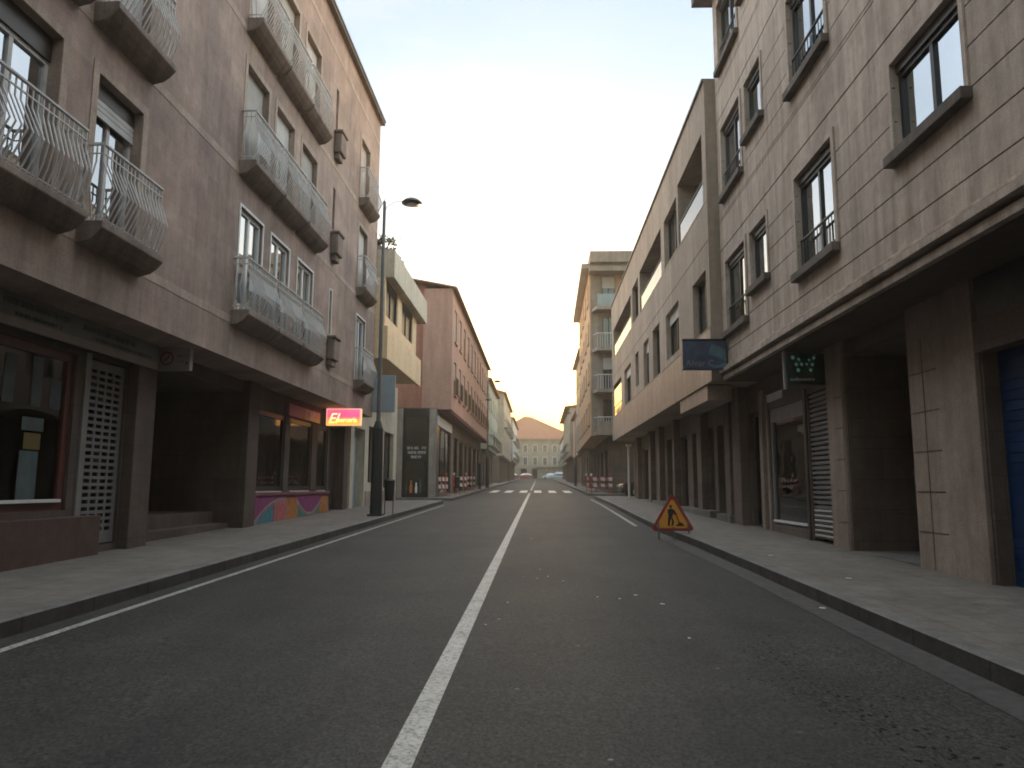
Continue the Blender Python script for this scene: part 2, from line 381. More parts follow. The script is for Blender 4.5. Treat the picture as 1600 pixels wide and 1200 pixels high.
def blurwords(mb, fr, u0, u1, v, h, n, seed=1):     # small upright strokes: lettering too worn to read
    rnd = random.Random(seed); u = u0
    while u < u1:
        w = h * rnd.uniform(.45, .75)
        if rnd.random() < .16: u += w * .7; continue
        k = rnd.choice((0, 1, 2, 3)); t = h * .16
        mb.fbox(fr, u, u + t, v, v + h, n, n + .004)
        if k != 3: mb.fbox(fr, u + w - t, u + w, v, v + (h if k != 1 else h * .6), n, n + .004)
        if k != 0: mb.fbox(fr, u + t, u + w - t, v + h - t, v + h, n, n + .004)
        if k != 2: mb.fbox(fr, u + t, u + w - t, v + h * .42, v + h * .42 + t, n, n + .004)
        u += w + h * .22
    return mb

# ------------------------------------------------------------------ building pieces
def window(root, fr, u0, u1, v0, v1, depth=.18, frame='bronze', glass_='glass', mull=1, closed=0.0, curtain=None,
           sill=None, surround=None, smat=None, shut='shutter', bar=.055, transom=None, box=0.0):
    m = MB(); n0, n1 = -depth - .02, -depth + .05
    top = v1 - box
    m.fbox(fr, u0, u0 + bar, v0, top, n0, n1); m.fbox(fr, u1 - bar, u1, v0, top, n0, n1)
    m.fbox(fr, u0 + bar, u1 - bar, v0, v0 + bar, n0, n1); m.fbox(fr, u0 + bar, u1 - bar, top - bar, top, n0, n1)
    for k in range(mull):
        c = u0 + (u1 - u0) * (k + 1) / (mull + 1); m.fbox(fr, c - bar * .6, c + bar * .6, v0 + bar, top - bar, n0, n1 - .005)
    if transom: m.fbox(fr, u0 + bar, u1 - bar, transom - .025, transom + .025, n0, n1 - .009)
    f = m.build('window', M[frame], root)
    if surround:
        w, pr = surround; m = MB()
        m.fbox(fr, u0 - w, u0 - .002, v0 - .002, v1 + w, 0.001, pr); m.fbox(fr, u1 + .002, u1 + w, v0 - .002, v1 + w, 0.001, pr)
        m.fbox(fr, u0 - .001, u1 + .001, v1 + .002, v1 + w, 0.001, pr); m.build('surround', M[smat or frame], f)
    g = MB(); g.fbox(fr, u0 + bar * .9, u1 - bar * .9, v0 + bar * .9, top - bar * .9, -depth + .006, -depth + .014)
    g.build('pane', M[glass_], f)
    if box > 0:
        MB().fbox(fr, u0, u1, top + .002, v1 - .002, n0, n1 + .03).build('blind_box', M['bronze' if frame != 'whiteframe' else 'whiteframe'], f)
    if closed > 0:
        s = MB(); vb = top - (top - v0) * closed; k = max(3, int((top - vb) / .055)); h = (top - vb) / k; a = -depth + .065
        for i in range(k):
            z = vb + i * h
            s.quad(fr.p(u0 + .01, z, a + .014), fr.p(u1 - .01, z, a + .014), fr.p(u1 - .01, z + h * .8, a + .02), fr.p(u0 + .01, z + h * .8, a + .02))
            s.quad(fr.p(u0 + .01, z + h * .8, a + .02), fr.p(u1 - .01, z + h * .8, a + .02), fr.p(u1 - .01, z + h, a), fr.p(u0 + .01, z + h, a))
            s.quad(fr.p(u0 + .01, z + h, a), fr.p(u1 - .01, z + h, a), fr.p(u1 - .01, z + h, a + .014), fr.p(u0 + .01, z + h, a + .014))
        s.fbox(fr, u0 + .01, u1 - .01, vb - .03, vb, a, a + .025)
        s.build('roller_blind', M[shut], f)
    if curtain:
        c = MB(); a, b, lo = curtain; k = max(4, int((u1 - u0) * (b - a) / .07)); U0 = u0 + (u1 - u0) * a; U1 = u0 + (u1 - u0) * b
        for i in range(k):
            x0 = U0 + (U1 - U0) * i / k; x1 = U0 + (U1 - U0) * (i + 1) / k; w0 = .02 * math.sin(i * 2.3); w1 = .02 * math.sin((i + 1) * 2.3)
            c.quad(fr.p(x0, v0 + (top - v0) * lo, -depth - .1 + w0), fr.p(x1, v0 + (top - v0) * lo, -depth - .1 + w1), fr.p(x1, top, -depth - .1 + w1), fr.p(x0, top, -depth - .1 + w0))
        c.build('curtain', M['curtain'], f)
    if sill:
        pr, th, ov, sm = sill
        MB().fbox(fr, u0 - ov, u1 + ov, v0 - th, v0 - .003, -depth + .06, pr).build('sill', M[sm], f, bevel=.008)
    return f
def straight_rail(parent, fr, u0, u1, v0, v1, n, mat='railD', step=.11, bars=True):
    m = MB(); r = .016
    m.tube([fr.p(u0, v1, n), fr.p(u1, v1, n)], .022, 6); m.tube([fr.p(u0, v0, n), fr.p(u1, v0, n)], r, 4)
    k = int((u1 - u0) / step)
    for i in range(k + 1):
        u = u0 + (u1 - u0) * i / k; m.tube([fr.p(u, v0, n), fr.p(u, v1, n)], .008, 4, False)
    return m.build('railing', M[mat], parent)
def belly_balcony(root, fr, u0, u1, v, cloth=None, seed=0, small=False):
    """moulded stone slab with a bellied railing of bent bars"""
    d = .2 if small else .26
    s = MB(); pr = [(.001, 0), (d + .07, 0), (d + .07, -.09), (d + .045, -.12), (d - .02, -.19), (d * .6, -.25), (.001, -.29)]
    s.prism([fr.p(u0, v + z, n_) for (n_, z) in pr], fr.U * (u1 - u0))
    b = s.build('balcony', M['brown_mid'], root, bevel=.012)
    m = MB(); h = .98; top = v + h; n = d; e = .03
    a0, a1 = u0 + e, u1 - e
    m.tube([fr.p(a0, top, .005), fr.p(a0, top, n), fr.p(a1, top, n), fr.p(a1, top, .005)], .024, 6)
    m.tube([fr.p(a0, top - .12, .005), fr.p(a0, top - .12, n), fr.p(a1, top - .12, n), fr.p(a1, top - .12, .005)], .012, 4)
    m.tube([fr.p(a0, v + .07, .005), fr.p(a0, v + .07, n - .02), fr.p(a1, v + .07, n - .02), fr.p(a1, v + .07, .005)], .014, 4)
    rnd = random.Random(seed); k = int((a1 - a0) / .085)
    for i in range(k + 1):
        u = a0 + (a1 - a0) * i / k; sk = .05 * (1 if i < k / 2 else -1)
        m.tube([fr.p(u, top, n), fr.p(u, top - .22, n), fr.p(u + sk, v + .42, n + .13), fr.p(u + sk * .3, v + .2, n + .06), fr.p(u, v, n - .02)], .0105, 4, False)
    for u, sg in ((a0, -1), (a1, 1)):
        for j in range(1, 3):
            q = n * j / 3
            m.tube([fr.p(u, top, q), fr.p(u, top - .22, q), fr.p(u + sg * .1, v + .42, q), fr.p(u, v, q)], .0105, 4, False)
    m.build('railing', M['rail'], b)
    if cloth:
        c = MB(); a, w, lo, hi = cloth; U0 = a0 + (a1 - a0) * a; U1 = a0 + (a1 - a0) * w; K = 10
        for i in range(K):
            x0 = U0 + (U1 - U0) * i / K; x1 = U0 + (U1 - U0) * (i + 1) / K
            y0 = lo + .05 * math.sin(i / K * 3.1); y1 = lo + .05 * math.sin((i + 1) / K * 3.1)
            c.quad(fr.p(x0, v + y0, n - .035), fr.p(x1, v + y1, n - .035), fr.p(x1, v + hi, n - .03), fr.p(x0, v + hi, n - .03))
        c.build('privacy_cloth', M['cloth'], b)
    return b

# ------------------------------------------------------------------ SETTING
def strip(name, pts_l, pts_r, zl, zr, mat, top_only=True):
    m = MB()
    for i in range(len(pts_l) - 1):
        (x0, y0), (x1, y1) = pts_l[i], pts_l[i + 1]; (a0, b0), (a1, b1) = pts_r[i], pts_r[i + 1]
        m.quad((x0, y0, gz(y0) + zl), (a0, b0, gz(b0) + zr), (a1, b1, gz(b1) + zr), (x1, y1, gz(y1) + zl))
    return struct(m.build(name, mat))
YS = [-30, -10, 0, 4, 8, 12, 14, 16, 17.5, 19, 22, 26, 31, 38, 46, 56, 70, 90, 120, 160, 188]
def rk(y):
    P = [(-30, 2.83), (8, 2.88), (14, 2.86), (17.5, 2.74), (22, 2.8), (31, 2.98), (60, 3.05), (200, 3.15)]
    for (a, b), (c, d) in zip(P, P[1:]):
        if a <= y <= c: return b + (d - b) * (y - a) / (c - a)
def lk(y): return -4.2
KH = .14
g = MB(); g.quad((-140, -70, gz(-70) - .06), (140, -70, gz(-70) - .06), (140, 400, gz(400) - .06), (-140, 400, gz(400) - .06)); struct(g.build('ground', M['earth']))
r_ = MB()
for a, b in zip(YS, YS[1:]): r_.quad((-60 if a >= 188 else lk(a) - .05, a, gz(a)), (rk(a) + .05, a, gz(a)), (rk(b) + .05, b, gz(b)), (lk(b) - .05, b, gz(b)))
r_.quad((-40, 188, gz(188)), (40, 188, gz(188)), (40, 200, gz(200)), (-40, 200, gz(200)))
r_.quad((lk(0) - .05, 33.4, gz(33.4)), (-14, 33.4, gz(33.4)), (-14, 36.6, gz(36.6)), (lk(0) - .05, 36.6, gz(36.6)))
r_.quad((rk(43), 41, gz(41)), (40, 41, gz(41)), (40, 45.6, gz(45.6)), (rk(45), 45.6, gz(45.6)))
struct(r_.build('road', M['asphalt']))
def sidewalk(name, kf, sgn, far, y_from, y_to, kname):
    ys = [y_from] + [y for y in YS if y_from < y < y_to] + [y_to]
    k = MB(); p = MB()
    for a, b in zip(ys, ys[1:]):
        ka, kb = kf(a), kf(b); w = .15 * sgn
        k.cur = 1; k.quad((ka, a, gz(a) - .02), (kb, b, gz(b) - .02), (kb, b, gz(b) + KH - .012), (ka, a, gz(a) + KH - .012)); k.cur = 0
        k.quad((ka, a, gz(a) + KH - .012), (kb, b, gz(b) + KH - .012), (kb + .02 * sgn, b, gz(b) + KH), (ka + .02 * sgn, a, gz(a) + KH))
        k.quad((ka + .02 * sgn, a, gz(a) + KH), (kb + .02 * sgn, b, gz(b) + KH), (kb + w, b, gz(b) + KH), (ka + w, a, gz(a) + KH))
        p.quad((ka + w, a, gz(a) + KH - .004), (kb + w, b, gz(b) + KH - .004), (far, b, gz(b) + KH - .004), (far, a, gz(a) + KH - .004))
    for y in (y_from, y_to): k.quad((kf(y), y, gz(y) - .02), (far, y, gz(y) - .02), (far, y, gz(y) + KH - .006), (kf(y), y, gz(y) + KH - .006))
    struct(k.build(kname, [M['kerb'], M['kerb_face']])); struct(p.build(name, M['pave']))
sidewalk('pavement', lk, -1, -9.5, -30, 33.4, 'kerb'); sidewalk('pavement', lk, -1, -9.5, 36.6, 188, 'kerb')
sidewalk('pavement', rk, 1, 8, -30, 41, 'kerb'); sidewalk('pavement', rk, 1, 8, 45.6, 188, 'kerb')
# painted markings
def mark(name, x0, x1, ya, yb, mat, z=.004):
    m = MB(); n = max(1, int((yb - ya) / 6))
    for i in range(n):
        a = ya + (yb - ya) * i / n; b = ya + (yb - ya) * (i + 1) / n
        X0 = x0(a) if callable(x0) else x0; X1 = x1(a) if callable(x1) else x1; Y0 = x0(b) if callable(x0) else x0; Y1 = x1(b) if callable(x1) else x1
        m.quad((X0, a, gz(a) + z), (X1, a, gz(a) + z), (Y1, b, gz(b) + z), (Y0, b, gz(b) + z))
    return struct(m.build(name, mat))
mark('centre_line', -.70, -.565, -20, 52.5, M['line']); mark('centre_line', -.70, -.565, 60.5, 150, M['line'])
mark('edge_line', -3.97, -3.885, -20, 31.5, M['line_worn'])
mark('edge_line', lambda y: rk(y) - .36, lambda y: rk(y) - .26, 19.5, 40, M['line_worn'])
for cx in (-3.25, -2.2, -1.12, -.08, .98, 2.08):
    mark('zebra_stripe', cx - .27, cx + .27, 53, 60, M['zebra'], .008)
# gutter: a paler concrete channel along the right kerb
mark('gutter', lambda y: rk(y) - .3, lambda y: rk(y) - .005, -20, 17, simple('gutter_grime', (.045, .043, .04), .8, var=.4, vs=9), .004)
# dark sealed seam wandering along the right lane
sm = MB(); rnd = random.Random(3)
for i in range(380):
    t = rnd.random(); y = 2.9 + 6.5 * t; x = 1.75 + .12 * math.sin(y * 2.1) + rnd.gauss(0, .07 + .12 * (1 - t)); a = rnd.uniform(.0025, .0085) * (1.6 - t); n_ = rnd.randint(4, 6); th = rnd.uniform(0, 3)
    pts = []
    for q in range(n_):
        w_ = 2 * math.pi * q / n_; e_ = a * rnd.uniform(.5, 1.3); dx, dy = e_ * math.cos(w_) * 2.2, e_ * math.sin(w_); xx = x + dx * math.cos(th) - dy * math.sin(th); yy = y + dx * math.sin(th) + dy * math.cos(th); pts.append((xx, yy, gz(yy) + .003 + (i % 9) * .0002))
    sm.poly(pts)
struct(sm.build('tar_flecks', simple('tar', (.018, .018, .018), .9, spec=.15)))

# ------------------------------------------------------------------ L1: brown stone apartment block on the left
FL = F((-5.6, 0), (0, 1), (1, 0))
L1 = thing('apartment_building', 'brown stone apartment block on the near left with white bellied balcony railings', 'building', (-5.6, 8, 0))
Y0, Y1, ZB, ZT = -60, 25.1, 3.57, 13.98
cols = [(-9.5, -8.3), (-6.0, -4.9), (-1.5, -.3), (2.3, 3.4), (6.85, 8.08), (8.82, 9.9), (13.42, 14.56), (15.05, 16.2), (16.8, 17.98), (22.5, 23.65)]
rows = [4.47, 7.34, 10.21]; hole_h = 2.03
holes = []
for i, v in enumerate(rows):
    for (a, b) in cols: holes.append((a, b, v, v + hole_h, .55, 1))
    holes.append((19.5, 19.72, v + (.85), v + 2.03, .55, 1))
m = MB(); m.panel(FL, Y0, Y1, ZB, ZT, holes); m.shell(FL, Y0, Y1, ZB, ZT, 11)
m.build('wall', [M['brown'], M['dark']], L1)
# lower, set back wall with shop bays
FS = F((-6.45, 0), (0, 1), (1, 0))
gh = [(6.2, 10.2, .95, 3.1, 1.4, 1), (10.5, 11.5, .42, 3.12, .25, 1), (12.35, 16.1, .1, 3.3, 2.2, 2),
      (16.85, 19.0, 1.16, 3.05, 1.3, 1), (19.35, 21.3, 1.16, 3.05, 1.3, 1), (21.8, 22.9, 1.16, 3.05, 1.0, 1), (23.1, 24.4, .46, 3.1, .3, 1),
      (2.0, 5.6, .3, 3.1, 1.0, 1), (-4, 0, .3, 3.1, 1.0, 1)]
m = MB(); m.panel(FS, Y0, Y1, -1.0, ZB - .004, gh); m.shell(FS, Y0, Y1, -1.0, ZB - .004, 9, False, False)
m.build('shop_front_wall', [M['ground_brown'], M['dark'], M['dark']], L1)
for a, b, q in ((11.55, 12.12, .16), (16.12, 16.75, .16), (24.45, 25.0, .12)): MB().fbox(FS, a, b, -.3, 3.565, .002, q).build('pier', M['ground_brown'], L1, bevel=.01)
MB().fbox(FS, 5.7, 10.78, -.3, .86, .002, .17).build('plinth', M['plinth'], L1, bevel=.01)
for v in (4.28, 7.12, 9.99, 13.2): MB().fbox(FL, Y0, Y1, v - .07, v + .07, .001, .006).build('string_course', M['brown_lt'], L1)
# roof edge
m = MB(); m.fbox(FL, Y0, Y1 + .12, ZT + .001, ZT + .1, -11, .14); m.build('roof_edge', M['brown_dk'], L1)
MB().fbox(FL, Y0, Y1 + .12, ZT + .101, ZT + .16, -11, .17).build('roof_edge', M['poleup'], L1)
for i, v in enumerate(rows):
    for j, (a, b) in enumerate(cols):
        seed = i * 20 + j
        if i == 0 and j in (6, 7, 8, 9):
            window(L1, FL, a, b, v, v + hole_h, .1, 'whiteframe', 'glassM', 1, bar=.075, surround=(.05, .02), curtain=(0, .45, 0) if j != 7 else None)
        elif i == 0:
            window(L1, FL, a, b, v, v + hole_h, .2, 'rail', 'glassR', 1, closed=.12 if j == 5 else 0, box=.22 if j % 2 else .3, curtain=(.1, .7, 0), shut='shutterW', surround=(.13, .012), smat='brown_lt')
        else:
            cl = 1.0 if j in (6, 7, 8, 9) or (j == 5 and i == 1) else .6
            window(L1, FL, a, b, v, v + hole_h, .2, 'bronze', 'glassR', 1, closed=cl, shut='shutter' if (i + j) % 2 else 'shutterW', surround=(.12, .012), smat='brown_lt')
        cloth = None
        if i == 0 and j in (6, 7, 8): cloth = (.12, .98, .4, .93)
        if i == 1 and j == 6: cloth = (.15, .6, .25, .9)
        if i == 0 and j == 9: cloth = (.2, .9, .3, .9)
        if i == 1 and j == 9: cloth = (.2, .9, .2, .7)
        u0, u1 = a - .14, b + (.34 if j in (6, 7) else .2)
        if j == 4: u0, u1 = 6.5, 8.3
        if j == 5: u0, u1 = 8.6, 10.1
        if j == 6: u0, u1 = 13.25, 14.85
        if j == 7: u0, u1 = 14.93, 16.45
        if j == 8: u0, u1 = 16.55, 18.15
        if j == 9: u0, u1 = 22.35, 23.95
        belly_balcony(L1, FL, u0, u1, v, cloth, seed)
    # slit stair window with its bracket planter
    window(L1, FL, 19.5, 19.72, v + .85, v + 2.03, .12, 'whiteframe' if i == 0 else 'bronze', 'glass', 0, bar=.035, surround=(.04, .015) if i == 0 else None)
    p = MB()
    for k, (z0, z1, w, d) in enumerate(((.68, .76, .3, .26), (.12, .679, .26, .22), (-.05, .119, .2, .15))):
        p.fbox(FL, 19.66 - w, 19.66 + w, v + z0, v + z1, .001, d)
    p.build('bracket_planter', M['brown_mid'], L1, bevel=.03)
# shop one: wide window, perforated shutter
f = window(L1, FS, 6.2, 10.2, .95, 3.1, .1, 'woodframe', 'glassS', 0, bar=.12)
MB().fbox(FS, 6.3, 10.08, 1.06, 1.1, -.09, .01).build('sill', M['lettersW'], f)
for q in ((9.3, 9.66, 1.1, 1.72), (9.3, 9.72, 1.98, 2.15), (9.42, 9.62, 2.3, 2.95), (8.9, 9.1, 2.3, 2.9), (9.8, 10.03, 2.3, 2.7)): MB().fbox(FS, *q, -.083, -.079).build('poster', M['poster'], L1)  # teal patches on the pane, painted in for its reflections
MB().fbox(FS, 9.36, 9.68, 1.74, 1.95, -.083, -.079).build('poster', M['poster_y'], L1)
m = MB(); s_holes = []
for r0 in range(24):
    for c0 in range(4):
        a = 10.64 + c0 * .205; b = .62 + r0 * .1; s_holes.append((a, a + .15, b, b + .055, .02, None))
GF = F((-6.5, 0), (0, 1), (1, 0)); m.panel(GF, 10.5, 11.5, .44, 3.1, s_holes); m.build('perforated_shutter', M['grille'], L1)
m = MB(); m.fbox(FS, 10.38, 10.5, .5, 3.16, -.05, .03); m.build('shutter_guide', M['signgrey'], L1)
m = MB(); m.fbox(FS, 12.36, 16.1, .0, .5, -1.9, -.15); m.fbox(FS, 12.36, 16.1, .1, .74, -2.2, -.5); m.build('entrance_step', M['ground_brown'], L1, bevel=.01)
m = MB(); m.fbox(FS, 13.2, 14.9, .75, 3.0, -2.15, -2.1); m.build('entrance_door', M['bronze'], L1)
# shop two: mural front
for (a, b, mu) in ((16.85, 19.0, 0), (19.35, 21.3, 0), (21.8, 22.9, 0)):
    f = window(L1, FS, a, b, 1.16, 3.05, .08, 'blackframe', 'glassS', mu, bar=.12)
    MB().fbox(FS, a + .05, b - .25, 1.13, 1.158, -.02, .05).build('sill', M['barr_white'], f)
dd = MB(); rnd = random.Random(5)
for k in range(16):
    u = rnd.uniform(16.95, 22.6); hgt = rnd.uniform(.12, .5); w = rnd.uniform(.08, .22)
    if 19.0 < u < 19.4: continue
    dd.cur = rnd.randrange(4); dd.lathe(FS.p(u, 1.18, -rnd.uniform(.3, .8)), [(w * .6, 0), (w, hgt * .4), (w * .5, hgt * .8), (w * .2, hgt)], 8)
dd.build('window_display', [M['poster'], M['mur_green'], M['curtain'], M['mur_pink']], L1)
m = MB(); m.fbox(FS, 23.1, 24.4, .47, 3.08, -.25, -.18); m.build('shop_door', M['bronze'], L1)
for a, b in ((2.0, 5.6), (-4, 0)): window(L1, FS, a, b, .3, 3.1, .1, 'woodframe', 'glassS', 1, bar=.1)
# painted mural below the shop windows
mb = MB(); FM = FS; n = .06
mb.fbox(FM, 16.8, 22.95, -.2, 1.1, .002, n)
def patch(pts, ci, lift): mb.cur = ci; mb.poly([FM.p(u, v, n + lift) for (u, v) in pts])
gb = lambda u: gz(u) + .14
def curtain_arc(u0, u1, top, d0, d1, ci, lift):
    K = 18; pts = []
    for i in range(K + 1):
        t = i / K; drop = d0 * (1 - t) ** 2 + d1 * t ** 2 + .1 * 0
        pts.append((u0 + (u1 - u0) * t, top - drop))
    patch([(u0, top)] + pts + [(u1, top)], ci, lift); return pts
for (u0, u1, ci) in ((17.0, 18.2, 2), (18.25, 18.5, 4), (18.5, 20.0, 3), (18.62, 19.1, 4), (19.2, 19.75, 3), (20.05, 22.0, 6), (20.35, 21.0, 2), (22.05, 22.9, 3)):
    LF = globals().get('LF', .002) + .0009; patch([(u0, gb(u0)), (u1, gb(u1)), (u1, .98), (u0, .98)], ci, LF)
a1 = curtain_arc(16.82, 19.0, 1.04, .62, .05, 1, .0125)
a2 = []
K = 20
for i in range(K + 1):
    t = i / K; a2.append((19.9 + 2.3 * t, 1.04 - .08 - .4 * math.sin(math.pi * t)))
patch([(19.9, 1.04)] + a2 + [(22.2, 1.04)], 1, .0125)
for arc in (a1, a2):
    for (p, q) in zip(arc, arc[1:]):
        patch([(p[0], p[1]), (q[0], q[1]), (q[0], q[1] - .05), (p[0], p[1] - .05)], 5, .0145)
        c = (p[0] + q[0]) / 2; y = (p[1] + q[1]) / 2 - .05
        patch([(c - .02, y), (c + .02, y), (c + .02, y - .09), (c - .02, y - .09)], 5, .0145)
for u in (17.0, 18.52, 19.12, 19.98, 22.9):
    patch([(u, gb(u)), (u + .05, gb(u)), (u + .05, .9), (u, .9)], 5, .0115)
mb.cur = 0; mb.fbox(FM, 16.78, 23.0, 1.06, 1.125, .003, n + .05)
mb.build('mural', [M['mur_base'], M['mur_purple'], M['mur_teal'], M['mur_orange'], M['mur_pink'], M['mur_pale'], M['mur_green']], L1)
MB().fbox(FS, 17.9, 18.3, 2.76, 2.92, -.16, -.13).build('lit_display', M['whitelit'], L1)

# signs of the left block
s = thing('shop_sign', 'long grey fascia board with worn lettering over the wide shop window', 'sign', (-6.28, 6, 3.2))
MB().fbox(FS, 4.6, 12.03, 3.16, 3.56, .165, .2).build('board', M['signgrey'], s)
MB().fbox(FS, 4.6, 12.0, 3.163, 3.27, .202, .21).build('lower_band', simple('fascia_lower_band', (.27, .23, .2), .5), s)
w = MB(); blurwords(w, FS, 8.4, 9.6, 3.42, .08, .201, 2); blurwords(w, FS, 9.9, 11.3, 3.40, .08, .201, 4); blurwords(w, FS, 8.6, 9.5, 3.3, .05, .201, 5); blurwords(w, FS, 10.2, 11.8, 3.3, .05, .201, 6)
w.build('lettering', M['letters'], s)
FE = F((0, 0), (1, 0), (0, -1))   # faces the viewer: u = x, n = -y
s = thing('projecting_sign', 'off-white projecting sign box with a red ring emblem beside the dark entrance', 'sign', (-6.28, 12.3, 3.2))
MB().fbox(FE, -6.43, -5.85, 3.2, 3.6, -12.42, -12.3).build('sign_box', M['signwhite'], s, bevel=.008)
em = MB(); cx, cz = -6.24, 3.4
for i in range(20):
    t0, t1 = 2 * math.pi * i / 20, 2 * math.pi * (i + 1) / 20
    em.quad(*[FE.p(cx + r * math.cos(t), cz + r * math.sin(t), -12.296) for (r, t) in ((.12, t0), (.12, t1), (.085, t1), (.085, t0))])
em.prism([FE.p(cx - .06, cz - .03, -12.297), FE.p(cx - .03, cz - .06, -12.297), FE.p(cx + .06, cz + .03, -12.297), FE.p(cx + .03, cz + .06, -12.297)], (0, -.003, 0))
em.build('emblem', M['redmark'], s)
w = MB(); blurwords(w, FE, -6.07, -5.9, 3.42, .035, -12.298, 3); blurwords(w, FE, -6.06, -5.95, 3.33, .03, -12.298, 8); w.fbox(FE, -5.92, -5.885, 3.3, 3.335, -12.299, -12.296); w.build('lettering', M['letters'], s)
s = thing('shop_sign', 'pink and gold unlit fascia board above the mural shop window', 'sign', (-6.45, 20, 3.1))
m = MB(); m.fbox(FS, 19.0, 21.75, 3.07, 3.38, .002, .08); m.cur = 1; m.fbox(FS, 20.3, 21.7, 3.08, 3.37, .081, .086); m.build('board', [M['pinkfascia'], M['goldfascia']], s)
text('El', .28, FS, 20.5, 3.12, .092, M['lettersW'], s, shear=.3)
s = thing('projecting_sign', 'lit pink and yellow projecting sign box above the mural shop', 'sign', (-5.75, 22, 3.08))
MB().fbox(FE, -6.27, -5.24, 3.05, 3.55, -22.16, -22.0).build('sign_box', M['edgelit'], s)
MB().fbox(FE, -6.24, -5.27, 3.08, 3.52, -21.998, -21.985).build('light_panel', M['pinklit'], s)
text('El', .42, FE, -6.22, 3.12, -21.98, M['goldlit'], s, shear=.35)
text('mercería', .2, FE, -5.97, 3.15, -21.98, M['goldlit'], s, xs=.86)
m = MB(); m.tube([(-6.4, 22.08, 3.53), (-6.2, 22.08, 3.53)], .02); m.build('bracket', M['railD'], s)
s = thing('projecting_sign', 'blank grey-blue sign panel projecting from the far corner of the brown block', 'sign', (-5.2, 25, 3.75))
MB().fbox(FE, -5.58, -4.82, 3.74, 4.98, -25.08, -24.98).build('sign_panel', M['bluepanel'], s, bevel=.008)
m = MB(); m.tube([(-5.6, 25.03, 4.8), (-5.55, 25.03, 4.8)], .03); m.tube([(-5.6, 25.03, 3.9), (-5.55, 25.03, 3.9)], .03); m.build('bracket', M['railD'], s)

# ------------------------------------------------------------------ street lamp
def street_lamp(label, loc, flip=1):
    t = thing('street_lamp', label, 'street lamp', (0, 0, 0), 'street lamps along the pavement')
    m = MB(); m.fbox(WF, -.2, .2, 0, .05, -.2, .2)
    m.tube([(0, 0, .04), (0, 0, .5), (0, 0, 2.4), (0, 0, 2.62)], [.17, .165, .15, .08], 8); m.build('pedestal', M['lamp'], t, raw=True)
    m = MB(); m.tube([(0, 0, 2.6), (0, 0, 6), (0, 0, 9.05)], [.06, .052, .045], 8); m.build('pole', M['poleup'], t, raw=True)
    m = MB(); m.tube([(0, 0, 8.85), (.3 * flip, 0, 9.03), (.62 * flip, 0, 9.08)], .009, 6); m.tube([(-.18 * flip, 0, 8.75), (0, 0, 9.12), (.05, 0, 8.8)], .014, 5); m.build('arm', M['poleup'], t, raw=True)
    m = MB(); m.lathe((.8 * flip, 0, 8.98), [(.1, -.03), (.3, .0), (.3, .02), (.22, .1), (.12, .15), (.03, .17)], 16)
    h = m.build('lamp_head', M['lamp'], t, raw=True, smooth=True)
    m = MB(); m.lathe((.8 * flip, 0, 8.93), [(.1, 0), (.16, .02), (.16, .03)], 12); m.build('lens', M['lampglass'], h, raw=True)
    t.location = loc; return t
def along(x, y, dz=KH): return (x, y, gz(y) + dz - .004)
l0 = street_lamp('tall dark street lamp beside the litter bin at the mural shop', along(-4.5, 21))
copy_thing(l0, along(-4.35, 64), 0, 'tall street lamp standing past the long red building', 1.0)
copy_thing(l0, along(-4.5, 58), 0, 'shorter street lamp against the middle of the long red building', .76)
copy_thing(l0, along(3.6, 75), math.pi, 'street lamp on the right pavement far down the street', .8)

def litter_bin(label, loc):
    t = thing('litter_bin', label, 'litter bin', (0, 0, 0), 'litter bins on posts')
    m = MB(); m.tube([(-.12, 0, 0), (-.12, 0, .95)], .014, 5); m.tube([(.12, 0, 0), (.12, 0, .95)], .014, 5); m.build('stand', M['railD'], t, raw=True)
    m = MB(); m.lathe((0, 0, .38), [(.11, 0), (.13, .02), (.16, .56), (.15, .57), (.13, .5)], 12, 1, .8); b = m.build('basket', M['bin'], t, raw=True)
    m = MB(); m.lathe((0, 0, .94), [(.165, 0), (.17, .02), (.12, .07), (.03, .09)], 12, 1, .8); m.build('lid', M['bin'], b, raw=True)
    t.location = loc; return t
b0 = litter_bin('black litter bin on thin legs right beside the near street lamp', along(-4.32, 21.9))
copy_thing(b0, along(-4.45, 41.5), .2, 'litter bin standing at the kerb before the red building')

# ------------------------------------------------------------------ roadworks triangle
ws = thing('warning_sign', 'yellow roadworks warning triangle with a red border standing at the right kerb', 'road sign', (2.7, 15.6, gz(15.6)))
yb = 15.6; zb = gz(yb) + .17; cx = 2.70
def tri(h0, side, y, cxx=None):
    H = side * .866; c = cx; z0 = zb + (.9 * .866 - H) / 3 * 1.0 - (0 if side == .9 else 0)
    z0 = zb + (.9 - side) * .2887
    rr = side * .06; pts = []
    for (a, b, t0) in ((c - side / 2, z0, 210), (c + side / 2, z0, 330), (c, z0 + H, 90)):
        cc = Vector((c, 0, z0 + H / 3)) - Vector((a, 0, b)); cc.normalize(); q = Vector((a, 0, b)) + cc * rr * 2
        for k in range(5):
            t = R(t0 - 60 + 30 * k); pts.append(Vector((q.x + rr * math.cos(t), y, q.z + rr * math.sin(t))))
    return pts
m = MB(); m.prism(tri(0, .9, yb), (0, .02, 0)); m.build('border', M['signred'], ws)
m = MB(); m.prism(tri(0, .7, yb - .004), (0, .003, 0)); m.build('face', M['yellow'], ws)
fg = MB(); fy = -(yb - .005)
def P2(pts, lift=0): fg.prism([FE.p(cx + a, zb + b, fy + lift) for (a, b) in pts], (0, -.003, 0))
P2([(-.035 + .03 * math.cos(t * .785), .49 + .03 * math.sin(t * .785)) for t in range(8)])                                  # head
P2([(-.1, .42), (-.03, .455), (.05, .41), (.075, .33), (.045, .32), (.02, .36), (-.01, .27), (-.08, .27)])                    # back and arm
